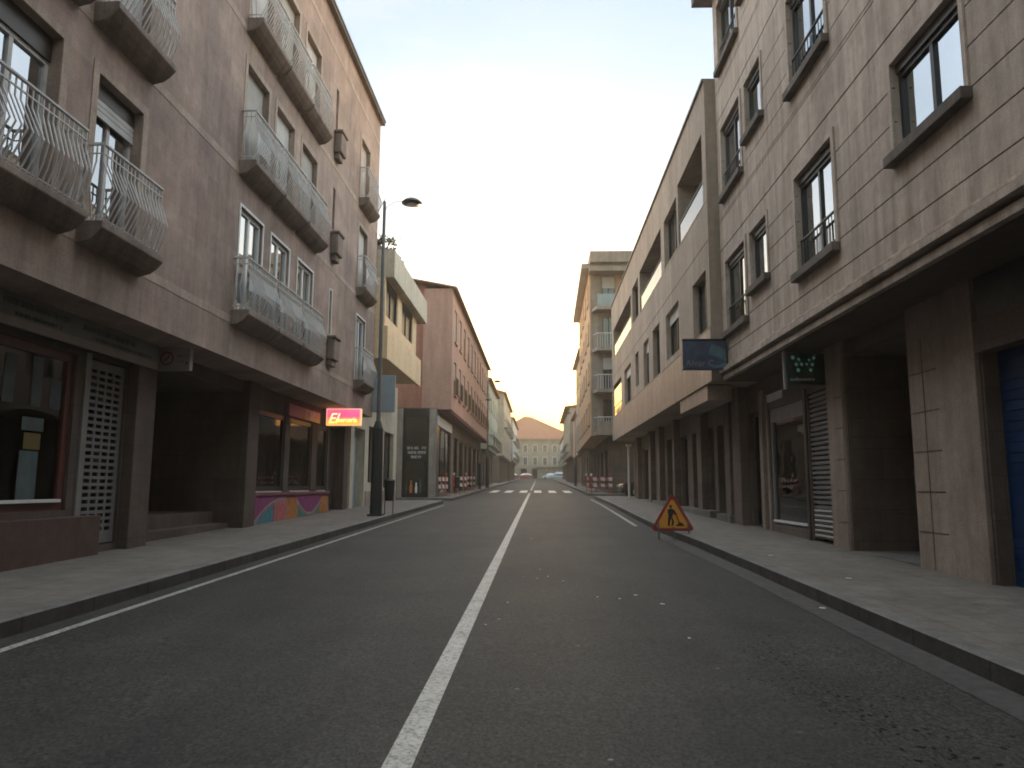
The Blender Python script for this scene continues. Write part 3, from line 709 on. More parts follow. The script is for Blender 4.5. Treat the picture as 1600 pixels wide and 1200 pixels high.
P2([(-.09, .27), (-.02, .27), (-.05, .19), (-.06, .1), (-.1, .1), (-.095, .19)]); P2([(-.03, .265), (.0, .26), (.03, .18), (.0, .1), (-.035, .1), (-.01, .18)])
P2([(.05, .36), (.07, .37), (.14, .17), (.12, .16)], .002); P2([(.06, .1), (.24, .1), (.2, .15), (.15, .18), (.1, .14)])       # shovel, heap
fg.build('worker_symbol', M['black'], ws)
m = MB()
for (a, b) in ((-.28, -.1), (.3, -.05), (.02, -.02)):
    m.tube([(cx + a, yb + .03, zb + .25), (cx + a * 1.05, yb + b, gz(yb + b) + (.002 if a < .1 else KH))], .018, 5)
m.tube([(cx - .25, yb + .03, zb + .05), (cx + .25, yb + .03, zb + .05)], .012, 5); m.build('stand', M['steel'], ws)

# ------------------------------------------------------------------ R1: beige granite block on the right
FR = F((4.16, 0), (0, 1), (-1, 0))
R1 = thing('apartment_building', 'beige granite apartment block on the near right with deep dark windows', 'building', (4.16, 8, 0))
Y0, Y1, ZB, ZT = -60, 16.92, 3.98, 12.95
R1w = [(-8.4, -6.8, 0), (-5.2, -3.6, 1), (-1.6, 0, 0), (2.6, 4.1, 1), (7.05, 8.5, 0), (10.32, 11.86, 1), (13.42, 14.5, 2), (14.88, 16.45, 1)]
holes = []; wl = []
for k, (top, dz) in enumerate(((6.25, 0), (9.36, 3.1), (12.4, 6.15))):
    for (a, b, t) in R1w:
        v0 = {0: 5.14, 1: 4.68, 2: 5.14}[t] + dz; holes.append((a, b, v0, top, .7, 1)); wl.append((a, b, v0, top, t, k))
for k in range(3):
    z = 6.62 + k * 3.08; holes.append((Y0, Y1, z, z + .028, .045, 1))
    for q in (4.28, 4.7, 5.12, 5.54, 5.96, 7.3): holes.append((Y0, Y1, q + k * 3.08, q + k * 3.08 + .018, .03, 1))
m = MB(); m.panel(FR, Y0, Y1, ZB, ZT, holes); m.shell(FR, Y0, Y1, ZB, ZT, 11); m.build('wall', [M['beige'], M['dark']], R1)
rnd = random.Random(11)
for (a, b, v0, top, t, k) in wl:
    f = window(R1, FR, a, b, v0, top, .13, 'blackframe', 'glassM', 1 if t != 2 else 0, bar=.055, box=.12, smat='beige', curtain=(0, rnd.choice((.35, .5, 1)), 0) if rnd.random() < .6 else None,
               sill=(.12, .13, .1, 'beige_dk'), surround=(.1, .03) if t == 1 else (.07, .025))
    if t == 1:
        straight_rail(f, FR, a + .03, b - .03, v0 + .1, v0 + .52, -.04)
# belt cornice above the shops: three stacked mouldings
m = MB()
for (z0, z1, p) in ((3.66, 3.76, .05), (3.762, 3.81, -.04), (3.812, 3.9, .12), (3.902, 3.935, .02), (3.937, 3.979, .06)): m.fbox(FR, Y0, Y1, z0, z1, -1.2, p)
m.build('cornice', M['beige'], R1, bevel=.006)
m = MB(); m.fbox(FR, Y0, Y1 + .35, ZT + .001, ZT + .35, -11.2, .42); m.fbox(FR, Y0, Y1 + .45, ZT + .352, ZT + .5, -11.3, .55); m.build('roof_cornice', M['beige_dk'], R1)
MB().fbox(FR, Y0, Y1, 3.645, 3.657, -.8, -.03).build('soffit', M['ground_brown'], R1)  # dark panel added for the shade under the overhang
# ground floor, set back
FG = F((4.92, 0), (0, 1), (-1, 0))
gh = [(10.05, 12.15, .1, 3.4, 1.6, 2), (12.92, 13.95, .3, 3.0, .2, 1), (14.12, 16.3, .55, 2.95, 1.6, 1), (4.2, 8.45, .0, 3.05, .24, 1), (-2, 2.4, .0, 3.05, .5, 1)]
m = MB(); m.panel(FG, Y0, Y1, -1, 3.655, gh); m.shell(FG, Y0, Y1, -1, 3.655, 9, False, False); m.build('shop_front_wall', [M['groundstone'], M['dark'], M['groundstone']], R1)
# piers with slab joints
for (a, b) in ((8.5, 10.02), (12.18, 12.88), (3.3, 4.15)): MB().fbox(FG, a, b, -.3, 3.65, .002, .06).build('pier', M['pierstone'], R1, bevel=.008)
m = MB()
for (a, b) in ((9.3, 9.98), (12.22, 12.55)):
    for z in (.75, 1.25, 1.75, 2.25, 2.75): m.fbox(FG, a, b, z, z + .014, .061, .065)
    m.fbox(FG, b - .34, b - .325, .3, 3.2, .061, .065)
m.build('slab_joints', M['beige_dk'], R1)
MB().fbox(FG, 10.1, 12.1, -.1, .33, -1.6, .02).build('doorstep', M['kerb'], R1)
MB().fbox(F((4.92, 12.14), (1, 0), (0, -1)), 1.15, 1.4, 2.3, 3.1, .001, .04).build('fanlight', M['dark'], R1)
MB().fbox(F((4.92, 12.14), (1, 0), (0, -1)), .95, 1.15, 1.35, 1.6, .001, .1).build('letter_box', M['railD'], R1)
m = MB()
for z in (.9, 1.5, 2.1): m.fbox(F((4.92, 12.14), (1, 0), (0, -1)), .02, 1.6, z, z + .012, .001, .004)
m.build('slab_joints', M['beige_dk'], R1)
# closed blue shutter and its head box
m = MB(); k = 26
for i in range(k):
    z = .12 + i * .112; m.fbox(FG, 4.2, 8.45, z, z + .1, -.2, -.17); m.fbox(FG, 4.2, 8.45, z + .1, z + .112, -.2, -.185)
m.build('blue_shutter', M['bluedoor'], R1)
MB().fbox(FG, 4.0, 8.42, 2.78, 3.14, -.1, .1).build('shutter_head_box', M['ground_brown'], R1, bevel=.01)
MB().fbox(FG, Y0, 8.48, 3.16, 3.64, .001, .02).build('fascia', M['dark_stone'], R1)  # dark strip added for the shade along the top of the shopfront
# optician's front
f = window(R1, FG, 14.12, 16.3, .55, 2.95, .08, 'boxgrey', 'glassS', 0, bar=.09)
MB().fbox(FG, 14.2, 16.2, .6, .64, -.07, .02).build('sill', M['curtain'], f)
MB().fbox(FG, 14.15, 16.28, 2.66, 2.9, -.06, -.02).build('blind_box', M['boxgrey'], f)
for q, k in (((14.0, 14.1, .3, 3.1, -.05, .04), 'bronze'), ((16.32, 16.42, .3, 3.3, .001, .03), 'pierstone'), ((16.62, 16.85, .3, 3.4, .001, .06), 'pierstone')): MB().fbox(FG, *q).build('shop_front_post', M[k], R1)
dd = MB(); rnd = random.Random(8)
for i in range(5): dd.fbox(FG, 14.3, 15.85, .95 + i * .38, .965 + i * .38, -.27, -.18)
dd.build('display_shelf', M['poster'], R1)
MB().fbox(FG, 14.25, 15.9, .6, 2.6, -.32, -.28).build('display_backdrop', emit('dimly_lit_teal_backdrop', [(0, (.3, .5, .44)), (.5, (.42, .5, .46)), (1, (.3, .4, .37))], .2, 'z', .6, 2.6), R1)  # backdrop glows by itself, standing in for light inside the shop
orn = MB()
for i in range(22):
    t = i / 22; orn.lathe(FG.p(14.42 + .07 * math.sin(i * 1.9), 1.25 + t * .95, -.16), [(.006, -.014), (.016, 0), (.006, .014)], 6)
orn.tube([FG.p(14.2, 2.05, -.16), FG.p(14.42, 2.05, -.16), FG.p(14.42, 1.3, -.16)], .005, 4)
orn.build('lit_ornament', M['coldlit'], R1)
m = MB(); k = 30
for i in range(k):
    z = .42 + i * .086; m.fbox(FG, 12.92, 13.95, z, z + .05, -.1, -.03); m.fbox(FG, 12.92, 13.95, z + .05, z + .086, -.1, -.085)
m.build('slatted_shutter', M['grille'], R1)
m = MB()
for i in range(6): m.fbox(FG, 12.96, 13.9, .46 + i * .086, .49 + i * .086, -.028, -.012)
m.build('slatted_shutter', M['barr_white'], R1, label='pale bottom slats of the shutter')
# signs on the right
s = thing('projecting_sign', 'dark green projecting sign with two triangles of pale dots beside the slatted shutter', 'sign', (4.4, 13, 3.05))
MB().fbox(FE, 4.27, 5.0, 3.06, 3.6, -13.14, -13.0).build('sign_box', M['green_box'], s, bevel=.01)
MB().fbox(FE, 4.225, 4.265, 2.98, 3.655, -13.1, -13.04).build('bracket', M['boxgrey'], s)
em = MB()
dots = [(0, 0), (.075, -.035), (.06, -.1), (.12, -.1), (.085, -.16), (.03, -.06) ]
for (zx, zy, r) in ((690, 285, .034), (790, 312, .026), (745, 395, .03), (835, 395, .026), (775, 490, .034), (1045, 290, .026), (965, 322, .022), (920, 392, .022), (1015, 400, .026), (985, 490, .028)):
    a = (zx - 620) * .00101 / 1.15; b = .54 - (zy - 190) * .00106
    em.lathe(FE.p(4.3 + a * 1.15, 3.08 + b, -12.998), [(r, 0), (r, .001)], 8)
    vs = em.v[-16:]
    for i_, q in enumerate(vs):  # stand the little disc upright
        c = FE.p(4.3 + a * 1.15, 3.08 + b, -12.998); dx, dy = q.x - c.x, q.y - c.y; em.v[len(em.v) - 16 + i_] = Vector((c.x + dx, c.y - (q.z - c.z), c.z + dy))
em.build('emblem', M['green_dot'], s)
text('audiocentro', .085, FE, 4.31, 3.12, -12.996, M['lettersW'], s)
s = thing('projecting_sign', 'navy and teal projecting sign where the buff building meets the granite block', 'sign', (3.6, 16.6, 3.85))
m = MB(); m.fbox(FE, 3.16, 4.13, 3.86, 4.5, -16.68, -16.5); m.build('sign_box', M['navy'], s, bevel=.01)
m = MB(); m.poly([FE.p(3.72, 4.2, -16.497), FE.p(4.1, 4.05, -16.497), FE.p(4.1, 4.3, -16.497), FE.p(3.8, 4.44, -16.497)]); m.poly([FE.p(3.78, 3.9, -16.496), FE.p(4.1, 3.9, -16.496), FE.p(4.1, 4.02, -16.496)])
m.build('emblem', M['teal_sign'], s)
text('Alvar C', .2, FE, 3.22, 3.93, -16.494, simple('sign_grey_letters', (.16, .16, .19), .5), s)
MB().fbox(FE, 3.16, 4.13, 4.502, 4.54, -16.69, -16.49).build('frame', M['railD'], s)
s = thing('shop_sign', 'small pale nameplate on the fascia left of the optician window', 'sign', (4.9, 16.2, 3.1))
MB().fbox(FG, 15.3, 16.3, 3.1, 3.26, .002, .03).build('plate', M['curtain'], s)

# ------------------------------------------------------------------ R2: long low buff building
FR2 = F((3.9, 0), (0, 1), (-1, 0))
R2b = thing('apartment_building', 'long three-storey buff building with recessed top balconies and glass railings', 'building', (3.9, 28, 0))
Y0, Y1, ZB, ZT = 16.94, 39.9, 3.67, 10.85
top = [(17.35, 20.5, 7.95, 9.72, 1.4, 2), (20.75, 22.9, 8.0, 9.5, .7, 1), (23.5, 28.6, 7.95, 9.55, 1.4, 2), (29.1, 31.0, 8.0, 9.5, .7, 1), (31.5, 38.9, 7.95, 9.4, 1.4, 2)]
r1 = [(17.3, 18.85, 4.95, 6.35, .7, 1), (20.8, 22.9, 5.1, 6.5, .7, 1), (24.15, 25.6, 4.95, 6.6, .7, 1), (26.6, 27.95, 4.95, 6.6, .7, 1), (29.3, 30.3, 5.25, 6.6, .7, 1), (31.9, 34.3, 4.95, 6.55, .7, 1), (35.6, 39.4, 4.75, 6.5, 1.2, 2)]
gr = [(Y0, Y1, z, z + .02, .03, 1) for z in (4.9, 6.95, 7.9)]
m = MB(); m.panel(FR2, Y0, Y1, ZB, ZT, top + r1 + gr); m.shell(FR2, Y0, Y1, ZB, ZT, 11); m.build('wall', [M['beige2'], M['dark'], M['groundstone']], R2b)
m = MB(); m.fbox(FR2, Y0, Y1, 3.675, 4.88, .001, .02); m.build('lower_cladding', M['cladding'], R2b)
MB().fbox(FR2, Y0, Y1 + .05, ZT + .001, ZT + .06, -11, .05).build('roof_edge', M['concrete'], R2b)
for (a, b, v0, v1, d, mi) in r1[:6] + [top[1], top[3]]:
    window(R2b, FR2, a, b, v0, v1, .2, 'blackframe', 'glassR', 1 if b - a > 1.2 else 0, closed=.22 if a in (20.8, 31.9, 26.6) else 0, shut='shutterW', curtain=(.4, 1, 0) if a in (17.3, 24.15) else None)
for (a, b, v0, v1, d, mi) in (top[0], top[2], top[4], r1[6]):
    FB = F((3.9 + d, 0), (0, 1), (-1, 0)); nb = max(1, int((b - a) / 2.2))
    for i in range(nb):
        w0 = a + (b - a) * (i + .12) / nb; w1 = a + (b - a) * (i + .88) / nb
        window(R2b, FB, w0, w1, v0 + .05, v0 + 1.65 if v0 + 1.65 < v1 else v1 - .1, -.03, 'bronze', 'glass', 1)
    f = MB(); f.tube([FR2.p(a, v0 + .62, -.03), FR2.p(b, v0 + .62, -.03)], .022); f.tube([FR2.p(a, v0 + .04, -.03), FR2.p(b, v0 + .04, -.03)], .012, 4)
    f = f.build('balcony_rail', M['boxgrey'], R2b); MB().fbox(FR2, a + .02, b - .02, v0 + .06, v0 + (1.5 if v0 < 5 else .56), -.045, -.03).build('glass_panel', M['glassB'], f)
FG2 = F((4.95, 0), (0, 1), (-1, 0))
gh = [(17.1, 17.9, .4, 3.0, .5, 1), (19.6, 21.2, .55, 3.0, .4, 2), (21.6, 22.2, .6, 3.0, .3, 1), (23.2, 24.6, .6, 3.0, .4, 3), (25.4, 26.5, .6, 3.0, .35, 1), (27.3, 29.5, .6, 3.1, .4, 2), (31, 32.2, .7, 3.1, .3, 1), (33.2, 36.4, .7, 3.1, .6, 1), (37.4, 39.2, .8, 3.1, .6, 1)]
m = MB(); m.panel(FG2, Y0, Y1, -1, ZB - .004, gh); m.shell(FG2, Y0, Y1, -1, ZB - .004, 9, False, False); m.build('shop_front_wall', [M['groundstone'], M['dark'], M['bronze'], M['cladding']], R2b)
for (a, b) in ((18.0, 18.7), (19.0, 19.5), (22.3, 22.9), (26.7, 27.1), (30.0, 30.7), (32.4, 33.0), (36.6, 37.2)): MB().fbox(FG2, a, b, -.2, 3.66, .002, .22).build('pier', M['groundstone'], R2b, bevel=.01)
for (a, b) in ((18.8, 20.2), (21.0, 26.4), (28, 31.5)): MB().fbox(FG2, a, b, gz(a) + .1, gz(a) + .32, .003, .3).build('doorstep', M['kerb'], R2b)
for (a, b, v0, v1) in ((17.1, 17.9, .4, 3.0), (21.6, 22.2, .6, 3.0), (25.4, 26.5, .6, 3.0), (33.2, 36.4, .7, 3.1), (37.4, 39.2, .8, 3.1)):
    window(R2b, FG2, a, b, v0, v1, .15, 'bronze', 'glassS', 1 if b - a > 1 else 0)
MB().fbox(FR2, 17.6, 21.0, 3.3, 3.665, -.6, -.02).build('fascia_box', M['cladding'], R2b, bevel=.01)
s = thing('drainpipe_post', 'thin pale grey post at the far end of the buff building', 'post', along(4.5, 38.2))
MB().tube([(4.5, 38.2, gz(38.2) + KH), (4.5, 38.2, 3.3)], .06, 8).build('pole', M['rail'], s); MB().fbox(WF, 4.36, 4.64, 3.3, 3.42, 38.1, 38.3).build('cap', M['rail'], s)

# ------------------------------------------------------------------ generic street house
def house(name, label, x, s, y0, y1, zt, wall, rows, cols, gmat='groundstone', zb=None, inset=.5, T=12, frame='bronze', closed=(), eave=.35, roof='tile_brown', pitch=0.0,
          balcony=(), gl='glass', w=1.0, ang=0.0, near_windows=(), grow=None, shop=1.9, surround=None, hgt=1.5, gutter=True, cat='building'):
    U = (math.sin(ang) * 1.0, math.cos(ang)); N = (math.cos(ang) * s, -math.sin(ang) * s)
    fr = F((x, y0), U, N); Lh = y1 - y0; root = thing(name, label, cat, (x, y0, gz(y0)))
    zb = zb if zb is not None else gz(y0) + 3.6
    holes = []; wl = []
    for r, z in enumerate(rows):
        for c in range(cols):
            u = Lh * (c + .5) / cols; hh = hgt if r not in balcony else 2.0; z0 = z if r not in balcony else z - .45
            holes.append((u - w / 2, u + w / 2, z0, z0 + hh, .5, 1)); wl.append((u - w / 2, u + w / 2, z0, z0 + hh, r, c))
    m = MB(); m.panel(fr, 0, Lh, zb, zt, holes); m.shell(fr, 0, Lh, zb, zt, T); m.build('wall', [M[wall], M['dark']], root)
    for (a, b, v0, v1, r, c) in wl:
        window(root, fr, a, b, v0, v1, .16, frame, gl, 1, closed=(.9 if (r * 7 + c * 3) % 5 < 3 else .35) if closed else 0, shut='shutterW', surround=surround,
               sill=(.07, .08, .05, 'concrete') if r not in balcony else None)
        if r in balcony:
            bl = MB(); bl.fbox(fr, a - .3, b + .3, v0 - .14, v0 - .004, .001, .55); bo = bl.build('balcony', M['concrete'], root)
            rr = MB(); q = .52
            rr.tube([fr.p(a - .27, v0 + .92, .01), fr.p(a - .27, v0 + .92, q), fr.p(b + .27, v0 + .92, q), fr.p(b + .27, v0 + .92, .01)], .025, 5)
            k = int((b - a + .54) / .14)
            for i in range(k + 1): u = a - .27 + (b - a + .54) * i / k; rr.tube([fr.p(u, v0, q), fr.p(u, v0 + .92, q)], .012, 4, False)
            rr.build('railing', M['railD'], bo)
    fg_ = F(fr.p(0, 0, -inset)[:2], U, N); gh = []; nb = max(1, int(Lh / 3.3))
    for i in range(nb):
        u = Lh * (i + .5) / nb; gh.append((u - shop / 2, u + shop / 2, gz(y0 + u) + .3, gz(y0) + 2.9 + .02 * Lh * i / nb, .4, 1))
    m = MB(); m.panel(fg_, 0, Lh, gz(y0) - .6, zb - .004, gh); m.shell(fg_, 0, Lh, gz(y0) - .6, zb - .004, T - 1.5, False, False); m.build('shop_front_wall', [M[gmat], M['dark']], root)
    for (a, b, v0, v1, *_x) in gh: window(root, fg_, a, b, v0, v1, .12, frame, 'glassS', 1)
    rm = MB()
    if pitch:
        a = fr.p(-.1, zt + .002, eave); b = fr.p(Lh + .1, zt + .002, eave); c = fr.p(Lh + .1, zt + pitch, -T / 2); d = fr.p(-.1, zt + pitch, -T / 2); e = fr.p(-.1, zt + .002, -T - eave); g_ = fr.p(Lh + .1, zt + .002, -T - eave); t = Vector((0, 0, .16))
        rm.quad(a + t, b + t, c + t, d + t); rm.quad(d + t, c + t, g_ + t, e + t); rm.quad(a, b, b + t, a + t); rm.poly([a, a + t, d + t, e + t, e]); rm.poly([b, b + t, c + t, g_ + t, g_]); rm.quad(a, b, g_, e)
    else:
        rm.fbox(fr, -.12, Lh + .12, zt + .002, zt + .3, -T - .1, eave)
    rm.build('roof', M[roof], root)
    return root, fr

# L2: low cream building with deep projecting floor
FL2 = F((-5.3, 0), (0, 1), (1, 0))
L2 = thing('house', 'cream two-storey building with a projecting upper floor next to the brown block', 'building', (-5.3, 29, 0))
Y0, Y1 = 25.25, 31.9
hh = [(25.4, 27.55, 7.15, 8.44, .45, 1), (28.45, 30.9, 7.15, 8.44, .45, 1)]
m = MB(); m.panel(FL2, Y0, Y1, 5.62, 8.45, hh); m.shell(FL2, Y0, Y1, 5.62, 8.45, 9); m.build('wall', [M['cream'], M['dark']], L2)
MB().fbox(FL2, Y0, 32.6, 5.6, 6.75, .003, .12).build('parapet', M['cream'], L2, bevel=.01)
MB().fbox(FL2, Y0, 32.9, 8.452, 9.45, -1.2, .3).build('roof_fascia', M['cream2'], L2, bevel=.01)
m = MB(); a, b = Y0, 32.7; m.poly([FL2.p(a, 9.46, .1), FL2.p(a, 10.35, -2.3), FL2.p(a, 9.46, -9)]); m.poly([FL2.p(b, 9.46, .1), FL2.p(b, 10.35, -2.3), FL2.p(b, 9.46, -9)])
m.quad(FL2.p(a, 9.46, .1), FL2.p(b, 9.46, .1), FL2.p(b, 10.35, -2.3), FL2.p(a, 10.35, -2.3)); m.quad(FL2.p(a, 9.46, -9), FL2.p(b, 9.46, -9), FL2.p(b, 10.35, -2.3), FL2.p(a, 10.35, -2.3)); m.build('roof', M['concrete'], L2)
for (a, b, v0, v1, *_x) in hh: window(L2, FL2, a, b, v0, v1, .1, 'blackframe', 'darkpane', 1, bar=.08, box=.2)
FG3 = F((-6.3, 0), (0, 1), (1, 0))
gh = [(25.6, 27.2, .5, 3.3, .3, 2), (27.8, 29.8, 1.4, 3.5, .5, 1), (30.6, 32.6, 1.2, 3.5, .5, 1)]
m = MB(); m.panel(FG3, 25.15, 33.3, -1, 5.6, gh); m.shell(FG3, 25.15, 33.3, -1, 5.6, 8, False, False); m.build('shop_front_wall', [M['cream2'], M['dark'], M['bluepanel']], L2)
for (a, b, v0, v1, *_x) in gh[1:]: window(L2, FG3, a, b, v0, v1, .2, 'bronze', 'glassS', 1)
MB().fbox(FG3, 27.4, 33.25, -.2, 1.1, .002, .03).build('plinth', M['cladding'], L2)
# roof plants on the cream building
def shrub(label, loc, r, seed, n=260):
    t = thing('roof_shrub', label, 'plant', loc, 'shrubs on the cream building roof'); rnd = random.Random(seed)
    m = MB(); L = Vector(loc)
    for i in range(6): m.tube([L, L + Vector((rnd.uniform(-.6, .6) * r, rnd.uniform(-.6, .6) * r, r * rnd.uniform(.7, 1.4)))], .015, 4)
    m.build('stem', M['soil'], t); m = MB()
    cl = [(Vector((rnd.uniform(-.7, .7), rnd.uniform(-.9, .9), rnd.uniform(.3, 1.5))) * r, r * rnd.uniform(.25, .45)) for _ in range(8)]
    for i in range(n):
        c, q = rnd.choice(cl); p = L + c + Vector((rnd.gauss(0, 1), rnd.gauss(0, 1), rnd.gauss(0, 1))) * q * .5
        a = Vector((rnd.uniform(-1, 1), rnd.uniform(-1, 1), rnd.uniform(-1, 1))).normalized() * .07; b = a.cross(Vector((rnd.uniform(-1, 1), rnd.uniform(-1, 1), 1))).normalized() * .04
        m.quad(p - a, p + b, p + a, p - b)
    m.build('foliage', M['leaf'], t); return t
shrub('bushy shrub nearest the ridge on the cream building roof', (-5.6, 26.6, 9.6), .42, 1)
shrub('low shrub further along the edge of the cream building roof', (-5.5, 28.2, 9.5), .34, 2)
shrub('sparse small shrub at the far end of the cream building roof', (-5.4, 31.2, 9.45), .22, 3, 120)

# L3: long salmon red building
L3 = thing('apartment_building', 'long salmon red building over a dark granite shop on the left', 'building', (-4.45, 50, gz(50)))
FL3 = F((-4.45, 38.0), (0, 1), (1, 0)); Lh = 28; ZB3, ZT3 = 5.15, 11.45
hh = []; wl = []
for r, z in enumerate((6.05, 8.85)):
    for c in range(11):
        u = 1.6 + c * 2.45; hh.append((u - .55, u + .55, z, z + 1.75, .5, 1)); wl.append((u - .55, u + .55, z, z + 1.75, r, c))
m = MB(); m.panel(FL3, 0, Lh, ZB3, ZT3, hh); m.shell(FL3, 0, Lh, ZB3, ZT3, 1.5); m.build('wall', [M['red'], M['dark']], L3)
m = MB(); m.box(-16, -5.952, 38.5, 66, ZB3, ZT3 + .3); m.build('set_back_wall', M['red2'], L3)
for (a, b, v0, v1, r, c) in wl:
    f = window(L3, FL3, a, b, v0, v1, .15, 'bronze', 'glass', 1, closed=(.5, 1, .25, .8, 1)[(c * 3 + r) % 5], shut='shutter', sill=(.08, .08, .06, 'red'))
    if r == 0:
        straight_rail(f, FL3, a - .1, b + .1, v0 - .05, v0 + .9, .12)
m = MB(); a = FL3.p(-.12, ZT3, .2); b = FL3.p(Lh + .2, ZT3, .2); c = FL3.p(Lh + .2, ZT3 + .7, -3.4); d = FL3.p(-.12, ZT3 + .7, -3.4); t = Vector((0, 0, .08))
m.quad(a, b, c, d); m.quad(a + t, b + t, c + t, d + t); m.quad(a, b, b + t, a + t); m.quad(a, d, d + t, a + t); m.quad(b, c, c + t, b + t); m.quad(d, c, c + t, d + t); m.build('roof', M['tile_brown'], L3)
m = MB(); m.tube([FL3.p(-.1, ZT3 - .02, .22), FL3.p(Lh, ZT3 - .02, .22)], .05, 6); m.build('gutter', M['tile_brown'], L3)
FG4 = F((-5.1, 37.2), (0, 1), (1, 0))
gh = [(.5, 6.5, gz(38) + .3, 4.3, .8, 1), (8, 10, gz(44) + .2, 4.2, .5, 1), (11, 13.4, gz(47) + .2, 4.2, .5, 1), (14.6, 16.2, gz(50) + .2, 4.2, .4, 1), (17.4, 20, gz(54) + .3, 4.3, .4, 1), (21.2, 24, gz(58) + .3, 4.3, .4, 1), (25, 27.4, gz(62) + .3, 4.4, .4, 1)]
m = MB(); m.panel(FG4, 0, 28.6, -.5, ZB3 - .004, gh); m.shell(FG4, 0, 28.6, -.5, ZB3 - .004, 2, False, False); m.build('shop_front_wall', [M['groundstone'], M['dark']], L3)
for q in gh: window(L3, FG4, q[0], q[1], q[2], q[3], .12, 'darkframe', 'glassS', 2 if q[1] - q[0] > 3 else 1)
FN = F((-7.1, 37.15), (1, -.0), (0, -1))
m = MB(); m.fbox(FN, 0, 2.03, -.3, 5.1, -1.2, 0); m.build('granite_front', M['dark_stone'], L3)
m = MB(); m.fbox(FN, .55, 1.6, .75, 4.7, .001, .03); g_ = m.build('display_window', M['glassS'], L3)
MB().box(-16, -7.12, 37.3, 66, -.3, 5.14).build('side_wall', M['dark_stone'], L3)
for a, b in ((0, .38), (1.7, 2.05)): MB().fbox(FN, a, b, -.2, 5.1, .001, .12).build('pier', M['concrete'], L3)
dd = MB()
for i, (u, w, h) in enumerate(((.62, .12, .5), (.85, .16, .62), (1.1, .13, .5), (1.3, .17, .7))): dd.cur = i % 3; dd.lathe(FN.p(u, .95, .06), [(w * .4, 0), (w * .5, h * .5), (w * .25, h * .75), (w * .3, h)], 8, 1, .2)
dd.build('window_display', [M['poster'], M['mur_orange'], M['curtain']], L3)
s = thing('shop_sign', 'three short rows of pale lettering on the black granite shop corner', 'sign', (-6, 37.1, 3))
w = MB()
for (a, b, v, sd) in ((.62, 1.55, 3.08, 1), (.66, 1.5, 2.86, 2), (.82, 1.32, 2.64, 3)): blurwords(w, FN, a, b, v, .13, .035, sd)
w.build('lettering', M['lettersW'], s)
MB().fbox(FN, .5, 1.66, 2.5, 3.35, .03, .034).build('board', M['black'], s)
m = MB(); m.fbox(FG4, .3, 6.6, 4.32, 4.8, .002, .05); m.build('fascia', M['curtain'], L3)
# iron brackets of an old awning hint under the overhang
for i in range(7):
    u = 2 + i * 3.8
MB().fbox(FL3, .2, Lh, ZB3 - .12, ZB3 - .004, -.6, -.05).build('soffit_beam', M['awning'], L3)

# beyond
house('house', 'grey-green narrow house beyond the long red building', -4.75, 1, 70, 86, 11.2, 'far_green', (5.6, 8.6), 5, balcony=(0,), closed=(1,), pitch=1.2, roof='tile')
house('house', 'buff gabled house with the orange tiled roof beyond the grey-green house', -4.5, 1, 96, 122, 13.1, 'far_stone', (6.2, 9.3), 6, balcony=(1,), closed=(1,), pitch=1.8, roof='tile', w=1.2)
house('house', 'chalky white balconied house far down the left side', -4.3, 1, 124, 150, 12.4, 'far_white', (6.4, 9.2), 6, balcony=(0, 1), closed=(1,), pitch=1.4, roof='tile')
house('house', 'faded pink house at the far left end of the street', -5.2, 1, 152, 178, 11.8, 'far_pink', (6.8, 9.4), 6, balcony=(0,), closed=(1,), pitch=1.2, roof='tile')
# R3: tall grey and orange block with corner balconies
R3, FR3 = house('apartment_building', 'tall block with a wide grey roof slab, orange street wall and stacked balconies', 3.22, -1, 47, 63, 15.1, 'orange', (5.2, 7.9, 10.5, 13.0), 5, zb=4.4, inset=1.1, T=14,
                 closed=(1,), eave=.5, roof='concrete', ang=R(.7), w=1.3, hgt=1.4, shop=2.2)
FN3 = F((3.3, 47), (1, 0), (0, -1))
for k, z in enumerate((4.42, 7.05, 9.65, 12.25)):
    bl = MB(); bl.prism([FN3.p(.05, z, .001), FN3.p(.3, z, .9), FN3.p(8, z, .9), FN3.p(8, z, .001)], (0, 0, .22)); bo = bl.build('balcony', M['tower'], R3)
    if k == 0: MB().fbox(FN3, .32, 8, z + .222, z + .85, .83, .9).build('parapet', M['tower'], bo)
    if k in (0, 1, 2):
        r = MB(); r.tube([FN3.p(.12, z + 1.1, .1), FN3.p(.33, z + 1.1, .86), FN3.p(8, z + 1.1, .86)], .03, 5)
        for i in range(48): u = .33 + i * .16; r.tube([FN3.p(u, z + .222, .86), FN3.p(u, z + 1.1, .86)], .022, 4, False)
        r.build('railing', M['rail'], bo)
    else: MB().fbox(FN3, .35, 8, z + .222, z + 1.0, .8, .86).build('glass_panel', M['glassB'], bo)
    for (a, b) in ((.7, 1.5), (1.9, 2.9), (4, 5.5)):
        wf = window(R3, FN3, a, b, z + .25, z + 2.25, -.06, 'bronze', 'glass', 1, closed=.35 if (k + int(a)) % 2 else 0, curtain=None)
MB().fbox(FN3, .002, 10, 4.6, 15.08, .001, .02).build('end_wall', M['tower'], R3)
MB().fbox(FN3, -.05, 10, 15.402, 16.1, -14, .55).build('roof_slab', M['tower'], R3)
m = MB(); m.fbox(FN3, -.12, 10, 14.7, 15.0, .021, .95); m.build('top_beam', M['tower'], R3)
house('house', 'narrow brown house just beyond the tall orange block', 3.75, -1, 64.5, 76, 13.0, 'cladding', (5.6, 8.2, 10.6), 4, closed=(1,), pitch=.8)
house('house', 'low grey-buff house with a projecting eave far down the right side', 3.9, -1, 96, 122, 11.3, 'far_stone', (6.2, 8.9), 6, closed=(1,), balcony=(0,), pitch=.9, roof='tile', eave=.6)
